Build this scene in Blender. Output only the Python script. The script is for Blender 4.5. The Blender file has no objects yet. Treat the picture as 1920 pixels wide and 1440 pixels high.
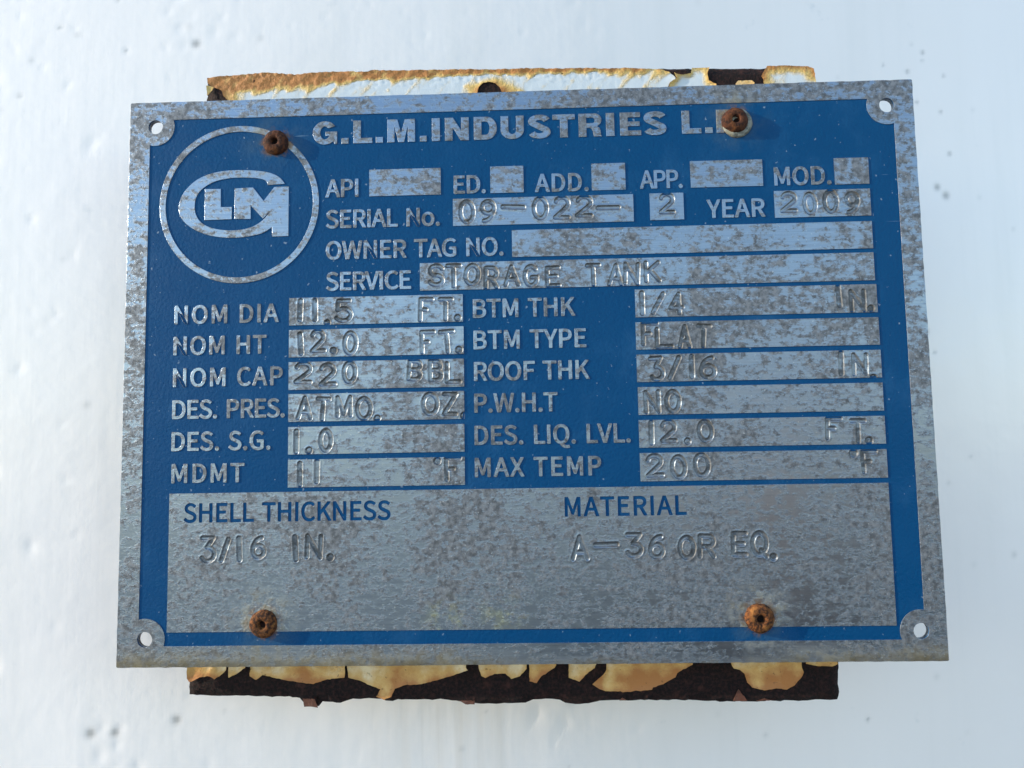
import bpy, bmesh, math, random
import numpy as np
from mathutils import Vector, Matrix
from mathutils.geometry import delaunay_2d_cdt

scene = bpy.context.scene
C = scene.collection
MM = 0.001                      # everything below is measured in millimetres on the nameplate, built in metres
random.seed(7)
rng = np.random.default_rng(7)

# ------------------------------------------------------------------ camera
cam_d = bpy.data.cameras.new('camera')
cam = bpy.data.objects.new('camera', cam_d)
C.objects.link(cam)
right = Vector((0.99943566, 0.02881276, -0.01726828))
down = Vector((-0.01943117, 0.07655901, -0.99687569))
view = Vector((-0.0274007, 0.99664866, 0.07707567))
cam.matrix_world = Matrix(((right.x, -down.x, -view.x, 2.5595e-3),
                           (right.y, -down.y, -view.y, -171.136e-3),
                           (right.z, -down.z, -view.z, -16.969e-3),
                           (0, 0, 0, 1)))
cam_d.sensor_width = 36.0
cam_d.lens = 1300.0 / 1920.0 * 36.0
cam_d.clip_start = 0.002
cam_d.clip_end = 5000.0
cam_d.dof.use_dof = True
cam_d.dof.focus_distance = 0.1715
cam_d.dof.aperture_fstop = 15.0
scene.camera = cam

# ------------------------------------------------------------------ sky, sun, exposure
SUN = Vector((-0.945, -0.165, 0.290)).normalized()      # towards the sun: grazing the tank wall from the left
world = bpy.data.worlds.new('World')
scene.world = world
world.use_nodes = True
wn = world.node_tree
bg = wn.nodes['Background']
sky = wn.nodes.new('ShaderNodeTexSky')
sky.sky_type = 'NISHITA'
sky.sun_disc = False
sky.sun_elevation = math.asin(SUN.z)
sky.sun_rotation = math.atan2(SUN.x, SUN.y)
sky.air_density = 1.0
sky.dust_density = 0.15
sky.ozone_density = 1.2
wn.links.new(sky.outputs[0], bg.inputs[0])
bg.inputs[1].default_value = 0.15
sun_d = bpy.data.lights.new('sun', 'SUN')
sun_d.energy = 2.4
sun_d.angle = math.radians(0.5)
sun_d.color = (1.0, 0.88, 0.70)
sun = bpy.data.objects.new('sun', sun_d)
C.objects.link(sun)
sun.rotation_euler = (-SUN).to_track_quat('-Z', 'Y').to_euler()
scene.view_settings.view_transform = 'Standard'
scene.view_settings.look = 'None'
scene.view_settings.gamma = 1.0
scene.view_settings.exposure = 1.66

# ------------------------------------------------------------------ measured layout
LABELS = [  # text, left, right, baseline, cap height (mm on the plate)
    ('API', -48.92, -40.43, 44.86, 4.89),
    ('ED.', -16.06, -7.93, 44.94, 4.72),
    ('ADD.', 4.49, 18.08, 44.78, 4.98),
    ('APP.', 30.94, 41.68, 44.91, 4.89),
    ('MOD.', 64.51, 78.63, 44.81, 4.73),
    ('SERIAL No.', -48.75, -19.66, 36.82, 4.85),
    ('YEAR', 47.43, 61.9, 36.95, 4.92),
    ('OWNER TAG NO.', -48.72, -3.67, 28.75, 4.82),
    ('SERVICE', -48.7, -27.08, 20.77, 4.85),
    ('NOM DIA', -87.28, -60.65, 13.09, 4.99),
    ('NOM HT', -87.39, -63.69, 5.17, 5.02),
    ('NOM CAP', -87.36, -59.5, -2.88, 5.18),
    ('DES. PRES.', -87.4, -58.9, -10.9, 4.95),
    ('DES. S.G.', -87.43, -62.44, -18.89, 4.91),
    ('MDMT', -87.27, -68.91, -26.81, 4.81),
    ('BTM THK', -11.59, 13.95, 13.01, 4.79),
    ('BTM TYPE', -11.56, 16.46, 5.08, 4.69),
    ('ROOF THK', -11.53, 17.11, -2.8, 4.66),
    ('P.W.H.T', -11.57, 9.04, -10.68, 4.62),
    ('DES. LIQ. LVL.', -11.61, 26.73, -18.64, 4.59),
    ('MAX TEMP', -11.64, 19.36, -26.52, 4.69),
]
ETCHED = [
    ('SHELL THICKNESS', -83.99, -32.48, -36.56, 4.77),
    ('MATERIAL', 10.16, 39.71, -36.37, 4.76),
]
HEADING = [  # character, left, right
    ('G', -52.24, -45.93),
    ('.', -44.83, -42.97),
    ('L', -41.73, -36.86),
    ('.', -35.96, -34.11),
    ('M', -32.98, -25.85),
    ('.', -24.58, -22.87),
    ('I', -21.51, -19.46),
    ('N', -18.16, -12.05),
    ('D', -10.76, -4.87),
    ('U', -3.88, 1.99),
    ('S', 3.18, 8.77),
    ('T', 9.35, 15.03),
    ('R', 15.94, 21.78),
    ('I', 22.89, 24.98),
    ('E', 26.43, 31.71),
    ('S', 32.45, 38.09),
    ('L', 42.01, 46.87),
    ('.', 47.87, 49.71),
    ('P', 50.71, 55.98),
]  # baseline 58.72
BOXES = [  # what is stamped, x0, x1, z0, z1, stamped characters (char, x0, x1, z0, z1)
    ('API', -37.66, -19.38, 44.87, 51.8, []),
    ('ED', -6.76, 1.66, 44.85, 51.75, []),
    ('ADD', 18.87, 27.36, 44.86, 51.77, []),
    ('APP', 43.67, 61.68, 44.86, 51.68, []),
    ('MOD', 79.46, 87.95, 44.68, 51.43, []),
    ('09-022-', -16.35, 29.16, 36.61, 43.6, [('0', -14.89, -10.66, 37.02, 43.4), ('9', -9.48, -5.43, 37.22, 43.25), ('-', -4.24, 2.1, 40.32, 41.87), ('0', 3.67, 7.87, 37.56, 43.68), ('2', 9.05, 13.41, 37.59, 43.77), ('2', 14.59, 19.11, 37.95, 43.79), ('-', 19.77, 25.95, 39.51, 41.05)]),
    ('2', 33.26, 41.71, 36.79, 43.64, [('2', 35.49, 39.64, 38.26, 43.84)]),
    ('2009', 64.22, 87.95, 36.58, 43.42, [('2', 65.63, 69.98, 37.79, 43.24), ('0', 71.21, 74.89, 37.07, 42.92), ('0', 76.17, 80.17, 37.34, 43.46), ('9', 81.56, 85.33, 37.03, 42.81)]),
    ('owner', -1.53, 87.94, 28.27, 35.13, []),
    ('STORAGE TANK', -24.87, 87.92, 20.24, 27.23, [('S', -22.88, -18.6, 21.15, 27.01), ('T', -18.37, -14.3, 20.71, 26.9), ('O', -13.8, -9.54, 21.11, 26.89), ('R', -8.71, -4.96, 20.15, 26.09), ('A', -3.85, 0.33, 20.7, 26.3), ('G', 1.06, 5.17, 20.42, 26.28), ('E', 6.66, 10.5, 20.26, 25.74), ('T', 16.72, 20.58, 20.22, 26.14), ('A', 22.24, 26.18, 20.26, 26.0), ('N', 26.12, 30.26, 20.34, 26.24), ('K', 31.27, 35.5, 20.89, 26.45)]),
    ('11.5 FT.', -58.03, -14.13, 12.15, 19.1, [('1', -56.1, -54.23, 12.95, 18.96), ('1', -52.4, -50.44, 12.87, 18.98), ('.', -49.24, -47.38, 11.68, 13.58), ('5', -46.45, -41.89, 12.54, 18.57), ('F', -25.29, -21.47, 12.25, 18.5), ('T', -20.36, -16.51, 12.31, 18.38), ('.', -16.37, -14.53, 12.07, 14.26)]),
    ('12.0 FT.', -58.02, -14.0, 4.04, 10.97, [('1', -55.94, -54.11, 4.4, 10.47), ('2', -52.67, -48.62, 5.09, 11.06), ('.', -47.67, -45.68, 4.5, 6.59), ('0', -44.41, -40.54, 4.25, 10.47), ('F', -24.95, -21.01, 4.18, 10.22), ('T', -20.2, -16.1, 4.14, 10.21), ('.', -16.39, -14.06, 4.08, 6.02)]),
    ('220 BBL', -58.04, -14.03, -4.14, 2.84, [('2', -56.66, -51.95, -2.72, 2.98), ('2', -50.37, -45.9, -3.34, 2.52), ('0', -44.56, -40.71, -2.94, 2.91), ('B', -28.17, -24.33, -2.6, 2.91), ('B', -22.93, -19.17, -2.87, 2.8), ('L', -18.74, -14.59, -3.38, 2.21)]),
    ('ATMO. OZ.', -58.04, -14.06, -12.13, -5.2, [('A', -56.0, -51.91, -11.71, -5.73), ('T', -51.24, -47.39, -12.12, -6.05), ('M', -46.22, -41.88, -11.23, -5.75), ('O', -41.21, -36.87, -12.14, -6.11), ('.', -36.71, -34.71, -12.53, -10.72), ('O', -24.73, -20.25, -11.29, -5.33), ('Z', -19.52, -15.61, -11.38, -5.49), ('.', -15.15, -13.16, -12.43, -10.28)]),
    ('1.0', -58.02, -14.12, -20.2, -13.39, [('1', -56.88, -55.04, -20.1, -13.93), ('.', -53.79, -51.76, -20.31, -18.27), ('0', -50.37, -46.77, -19.89, -13.86)]),
    ('11 degrees F', -58.03, -14.12, -28.31, -21.48, [('1', -55.85, -54.16, -28.31, -21.92), ('1', -51.66, -49.87, -27.56, -21.4), ('o', -21.86, -19.82, -23.46, -21.33), ('F', -19.08, -14.8, -27.43, -21.33)]),
    ('1/4 IN.', 28.84, 88.14, 12.26, 19.24, [('1', 29.53, 31.61, 12.63, 18.93), ('/', 32.66, 36.35, 12.81, 18.5), ('4', 37.0, 40.95, 12.54, 18.33), ('I', 78.0, 79.81, 13.47, 19.46), ('N', 81.37, 85.45, 12.31, 18.09), ('.', 85.6, 87.54, 12.17, 14.22)]),
    ('FLAT', 28.75, 88.2, 4.2, 11.0, [('F', 30.11, 34.38, 4.99, 11.18), ('L', 33.5, 38.02, 4.32, 9.7), ('A', 39.11, 42.48, 4.18, 10.26), ('T', 43.53, 47.36, 4.25, 10.22)]),
    ('3/16 IN.', 28.75, 88.25, -3.87, 2.94, [('3', 31.74, 35.56, -3.77, 2.44), ('/', 36.39, 39.65, -3.53, 2.58), ('1', 41.23, 43.31, -3.38, 2.75), ('6', 44.05, 48.29, -3.52, 2.24), ('I', 77.64, 79.57, -3.34, 2.95), ('N', 81.1, 85.09, -3.43, 2.27), ('.', 85.16, 87.21, -4.93, -2.93)]),
    ('NO', 28.82, 88.26, -11.95, -5.12, [('N', 30.23, 34.31, -11.79, -5.89), ('O', 35.29, 39.35, -11.72, -5.82)]),
    ('12.0 FT. level', 28.78, 88.28, -19.99, -13.22, [('1', 30.9, 32.76, -19.44, -13.25), ('2', 33.9, 38.12, -18.86, -13.17), ('.', 39.59, 41.53, -19.59, -17.64), ('0', 42.91, 47.02, -19.02, -13.33), ('F', 73.92, 78.08, -18.9, -13.21), ('T', 79.7, 83.85, -19.9, -13.83), ('.', 83.21, 85.38, -20.33, -18.08)]),
    ('200 degrees F', 28.79, 88.28, -28.15, -21.29, [('2', 30.13, 34.59, -27.22, -21.47), ('0', 36.13, 40.23, -27.79, -21.82), ('0', 41.64, 45.89, -27.4, -21.43), ('o', 79.22, 81.52, -23.35, -21.04), ('F', 82.04, 86.24, -27.13, -21.36)]),
]
PANEL_STAMPS = [('3', -79.73, -75.67, -46.5, -39.87), ('/', -74.91, -72.08, -46.39, -40.25), ('1', -70.92, -68.93, -46.27, -39.97), ('6', -67.11, -63.3, -45.68, -40.03), ('I', -57.02, -54.94, -46.44, -39.83), ('N', -53.56, -49.27, -45.85, -39.73), ('.', -48.43, -46.3, -46.38, -44.46), ('A', 11.41, 15.86, -46.97, -40.82), ('-', 16.91, 23.19, -44.03, -42.44), ('3', 24.63, 28.97, -46.5, -40.45), ('6', 30.24, 34.19, -46.88, -40.94), ('O', 37.29, 41.6, -47.13, -41.26), ('R', 42.09, 46.41, -46.87, -41.01), ('E', 50.1, 54.08, -46.49, -40.48), ('Q', 54.71, 59.0, -47.02, -40.38), ('.', 59.03, 61.09, -47.7, -45.65)]
LOGO_L = [(-80.04, 47.96), (-75.94, 47.89), (-75.86, 43.12), (-73.0, 43.08), (-73.0, 39.85), (-80.07, 39.78)]
LOGO_G = [
    ('s', [(-59.36, 48.73), (-60.63, 50.39), (-63.06, 51.69), (-66.52, 52.4), (-70.85, 52.7), (-75.18, 52.6), (-78.63, 51.96), (-81.73, 50.72), (-84.13, 48.86), (-85.82, 46.63), (-86.64, 44.37), (-86.74, 42.45), (-86.05, 40.51), (-84.63, 38.82), (-82.7, 37.47), (-80.44, 36.37), (-77.5, 35.51), (-74.05, 35.02), (-70.62, 35.07), (-67.19, 35.5), (-64.62, 36.22), (-62.58, 37.55)]),
    ('l', [(-62.52, 35.04), (-58.36, 35.1), (-58.34, 48.05), (-62.08, 48.03), (-64.8, 44.44), (-67.59, 48.05), (-72.34, 47.92), (-72.32, 39.89), (-68.1, 39.78), (-68.14, 43.35), (-64.92, 39.81)]),
    ('s', [(-62.97, 41.95), (-64.41, 40.01), (-66.36, 38.43), (-68.93, 37.37), (-72.36, 36.94), (-75.81, 37.2), (-78.75, 37.97), (-81.01, 39.33), (-82.26, 41.28), (-82.64, 43.39), (-82.34, 45.65), (-81.33, 47.38), (-79.45, 48.9), (-76.87, 50.03), (-73.42, 50.63), (-69.96, 50.67), (-66.5, 50.38), (-64.59, 49.85), (-63.95, 49.17), (-63.8, 48.55)]),
]
RIVETS = [(-61.75, 59.59, 3.25), (55.28, 61.79, 3.35), (-63.68, -61.14, 3.4), (56.04, -61.0, 3.5)]
BRACKET = [(-82.78, 80.25), (-82.5, 80.54), (-80.9, 80.49), (-78.74, 80.86), (-75.13, 81.04), (-69.36, 81.29), (-66.91, 81.51), (-63.59, 81.18), (-59.99, 80.91), (-52.1, 81.24), (-48.22, 81.56), (-46.36, 81.35), (-43.5, 81.33), (-39.21, 81.33), (-29.22, 80.93), (-15.0, 80.75), (-9.33, 80.49), (3.39, 80.44), (16.05, 80.02), (41.93, 79.38), (64.82, 78.62), (66.21, 78.79), (77.24, 78.35), (78.17, 77.74), (78.27, 74.26), (76.75, -73.54), (76.35, -78.6), (76.57, -80.5), (76.03, -82.26), (74.35, -82.37), (71.79, -82.23), (66.63, -82.57), (64.07, -82.37), (53.73, -82.61), (44.68, -82.43), (40.8, -82.15), (33.0, -82.03), (25.18, -82.17), (21.27, -82.02), (18.0, -82.12), (15.36, -82.74), (12.09, -82.97), (9.47, -82.58), (8.18, -81.93), (5.56, -81.6), (1.61, -81.76), (-0.37, -82.51), (-3.66, -82.62), (-11.57, -82.69), (-15.53, -82.48), (-17.51, -81.95), (-19.49, -81.68), (-27.45, -81.57), (-32.09, -81.47), (-33.43, -81.91), (-35.15, -81.77), (-36.08, -81.38), (-39.41, -81.16), (-43.41, -81.27), (-45.01, -81.71), (-46.61, -82.27), (-51.43, -81.79), (-52.5, -80.82), (-51.96, -83.01), (-55.17, -82.67), (-56.78, -80.98), (-59.47, -80.58), (-64.84, -80.54), (-72.92, -80.29), (-78.31, -80.32), (-84.8, -79.95), (-85.08, -72.23)]
FLAKES = [  # kind, outline
    ('tan', [(-84.98, -70.54), (-84.89, -75.58), (-84.29, -76.46), (-83.18, -76.14), (-81.68, -75.37), (-79.31, -75.23), (-78.02, -75.95), (-76.28, -74.83), (-75.11, -73.71), (-74.82, -70.62)]),
    ('tan', [(-74.55, -70.62), (-74.48, -75.65), (-72.4, -74.7), (-71.23, -73.9), (-70.23, -73.19), (-69.92, -70.66)]),
    ('tan', [(-68.74, -70.67), (-68.94, -73.92), (-69.02, -75.21), (-67.5, -76.13), (-65.83, -74.98), (-63.47, -75.58), (-59.77, -76.25), (-56.41, -76.76), (-53.06, -77.27), (-50.72, -76.48), (-47.71, -75.95), (-45.2, -75.72), (-45.04, -74.1), (-45.21, -70.87)]),
    ('tan', [(-44.54, -70.88), (-44.43, -73.79), (-44.2, -75.72), (-41.03, -76.55), (-38.36, -77.86), (-36.3, -78.68), (-37.3, -80.43), (-35.38, -81.25), (-33.54, -80.46), (-32.64, -78.54), (-30.04, -77.6), (-26.06, -77.47), (-22.73, -76.69), (-18.74, -75.6), (-14.42, -74.19), (-14.91, -73.64), (-15.05, -71.12)]),
    ('tan', [(-11.9, -71.15), (-11.77, -73.72), (-11.13, -75.65), (-10.15, -76.14), (-7.82, -75.1), (-5.18, -75.0), (-3.71, -76.35), (-1.56, -75.73), (0.12, -73.98), (0.24, -71.25)]),
    ('tan', [(0.76, -71.26), (0.79, -77.03), (2.52, -77.42), (3.71, -75.77), (7.04, -73.71), (7.92, -71.32)]),
    ('tan', [(10.55, -71.34), (10.43, -76.14), (13.04, -77.12), (14.55, -75.53), (16.89, -73.95), (17.94, -71.4)]),
    ('tan', [(19.84, -70.86), (19.74, -74.46), (18.97, -75.53), (16.21, -77.78), (17.42, -78.62), (19.36, -79.47), (24.25, -79.7), (27.44, -79.41), (30.74, -79.19), (31.01, -78.6), (33.59, -77.91), (34.84, -77.2), (36.58, -76.38), (37.1, -75.31), (38.6, -74.37), (40.84, -73.31), (41.65, -71.04)]),
    ('tan', [(49.94, -71.35), (50.34, -73.27), (50.95, -74.38), (52.39, -74.71), (53.48, -75.67), (54.04, -77.74), (55.13, -78.85), (58.0, -79.51), (60.93, -79.05), (63.49, -79.45), (65.47, -78.46), (67.52, -76.1), (67.81, -75.31), (67.44, -74.36), (67.26, -71.5)]),
    ('tan', [(68.53, -71.83), (68.46, -73.35), (71.17, -73.91), (74.71, -74.0), (76.02, -73.41), (76.11, -71.89)]),
    ('brown', [(50.3, -82.14), (51.81, -79.31), (53.86, -82.01)]),
    ('brown', [(55.96, -82.02), (58.08, -81.47), (60.15, -81.95)]),
    ('brown', [(22.72, -81.71), (23.47, -81.1), (24.55, -81.72)]),
    ('brown', [(-55.65, -80.79), (-55.3, -82.72), (-53.7, -82.66), (-51.86, -82.93), (-52.3, -81.94), (-52.7, -80.91)]),
    ('brown', [(-16.82, -81.44), (-15.18, -82.34), (-12.87, -82.39), (-12.86, -81.53)]),
    ('top', [(-76.47, 71.16), (-76.51, 73.59), (-77.38, 74.64), (-78.07, 75.35), (-78.36, 76.47), (-78.77, 76.98), (-80.13, 77.49), (-80.95, 77.94), (-82.26, 78.81), (-82.48, 80.35), (-78.83, 80.7), (-70.72, 81.16), (-66.94, 81.36), (-60.19, 80.81), (-58.84, 80.54), (-56.69, 80.75), (-48.63, 81.04), (-43.27, 81.0), (-42.19, 80.69), (-39.52, 80.68), (-37.73, 81.1), (-29.18, 80.74), (-14.98, 80.57), (-9.32, 80.31), (3.39, 80.25), (16.04, 79.83), (30.03, 79.37), (38.38, 78.8), (40.45, 78.0), (40.95, 77.44), (41.96, 76.5), (41.93, 75.78), (40.34, 74.92), (39.55, 72.23), (-3.69, 69.97), (-3.63, 74.05), (-4.17, 75.38), (-5.28, 76.44), (-6.83, 76.85), (-8.52, 76.69), (-9.67, 75.56), (-10.04, 74.25), (-10.16, 70.18)]),
    ('flap', [(41.65, 77.6), (42.16, 77.22), (43.89, 76.98), (46.06, 77.46), (46.39, 78.9), (50.91, 78.86), (50.33, 77.32), (50.59, 75.31), (52.46, 74.27), (52.36, 71.82), (39.9, 72.22), (40.34, 74.92), (42.29, 76.13)]),
    ('block', [(64.67, 76.84), (64.36, 76.13), (64.87, 75.21), (64.95, 71.41), (78.33, 70.98), (78.33, 74.41), (77.98, 77.67), (76.47, 78.41), (71.66, 78.6), (65.86, 78.76), (65.6, 78.19)]),
    ('pale', [(57.38, 72.02), (57.65, 74.36), (58.2, 75.06), (61.75, 74.87), (62.31, 74.31), (62.38, 71.86)]),
    ('flap', [(-82.58, 78.13), (-80.62, 77.7), (-81.07, 76.83), (-82.31, 75.35)]),
]
WALL_MARKS = [(-151.17, 118.19, 0.9), (-96.43, 102.33, 2.4), (130.93, 101.4, 1.9), (139.56, 95.65, 1.3), (148.99, 92.96, 1.3), (136.57, 106.34, 1.5), (145.51, 66.04, 2.3), (148.79, 63.29, 2.6), (137.32, 15.97, 2.2), (151.21, 106.17, 1.2), (143.21, 113.83, 1.5), (142.84, 110.75, 1.0), (127.3, 107.86, 1.0), (-116.75, 99.67, 1.0), (-121.41, -96.2, 2.6), (-114.86, -96.24, 2.3), (-98.33, -93.45, 2.3), (-154.59, 37.91, 1.6), (-157.63, 73.04, 1.3), (-146.92, 85.75, 1.2), (-136.05, 106.83, 1.1), (-119.37, 115.83, 1.3), (122.89, -66.7, 2.0), (140.27, 9.03, 1.2), (-151.87, -55.94, 1.0), (107.58, -106.74, 1.3), (151.45, 78.22, 1.6)]
WALL_PITS = [(-147.59, 110.06, 0.92), (-140.51, 94.65, 1.15), (-133.28, 88.82, 1.1), (-151.05, 114.62, 0.85), (-142.71, 120.04, 0.85), (-144.69, 122.25, 0.97), (-137.09, 112.36, 0.85), (-134.27, 110.84, 0.97), (-140.23, 102.38, 0.8), (-131.73, 106.51, 1.1), (-128.91, 104.47, 0.8), (-102.66, 115.95, 1.23), (-100.79, 117.13, 1.35), (-104.66, 112.3, 1.1), (-111.42, 123.02, 0.85), (-107.11, 123.4, 0.97), (-105.05, 123.68, 0.85), (-88.84, 121.67, 1.1), (-91.91, 120.36, 0.97), (-83.8, 116.17, 0.85), (-88.86, 111.05, 0.97), (-90.85, 106.36, 1.6), (-101.13, 107.06, 1.23), (-99.66, 101.74, 1.1), (-84.86, 105.28, 0.97), (-105.3, 101.05, 0.97), (-150.07, 101.65, 0.97), (-148.79, 99.84, 1.1), (-154.01, 91.22, 1.85), (-160.62, 83.56, 1.85), (-125.94, 71.25, 2.1), (-160.87, 67.95, 1.85), (-153.43, 66.01, 1.6), (-159.79, 84.4, 1.35), (-118.25, -94.69, 1.35), (-114.14, -99.59, 1.35), (-118.85, -102.29, 1.6), (-113.45, -95.03, 1.1), (-158.71, -7.68, 1.85), (-155.24, -11.01, 1.35), (-144.15, 5.17, 1.35), (-151.71, 28.59, 1.35), (-136.22, 18.23, 1.1), (-130.1, 38.16, 1.1), (-142.25, 48.61, 1.35), (-149.77, -24.07, 1.6), (-155.9, -36.83, 1.85), (-139.15, -45.03, 1.6), (-131.92, -67.13, 1.35), (-147.79, -77.87, 1.85), (2.14, -97.26, 1.85), (10.57, -100.3, 1.35), (7.37, -105.5, 1.1), (-58.54, 111.76, 0.85), (-44.97, 116.56, 0.97), (-68.72, 108.59, 0.85), (-28.12, 107.2, 0.85), (-34.82, 114.44, 0.85), (2.09, 109.65, 0.85), (22.21, 114.18, 0.97), (-108.42, -105.68, 1.35), (-89.39, -105.77, 1.35), (32.0, -103.4, 1.35), (87.65, 101.51, 1.1), (104.17, 106.09, 1.1)]

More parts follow.
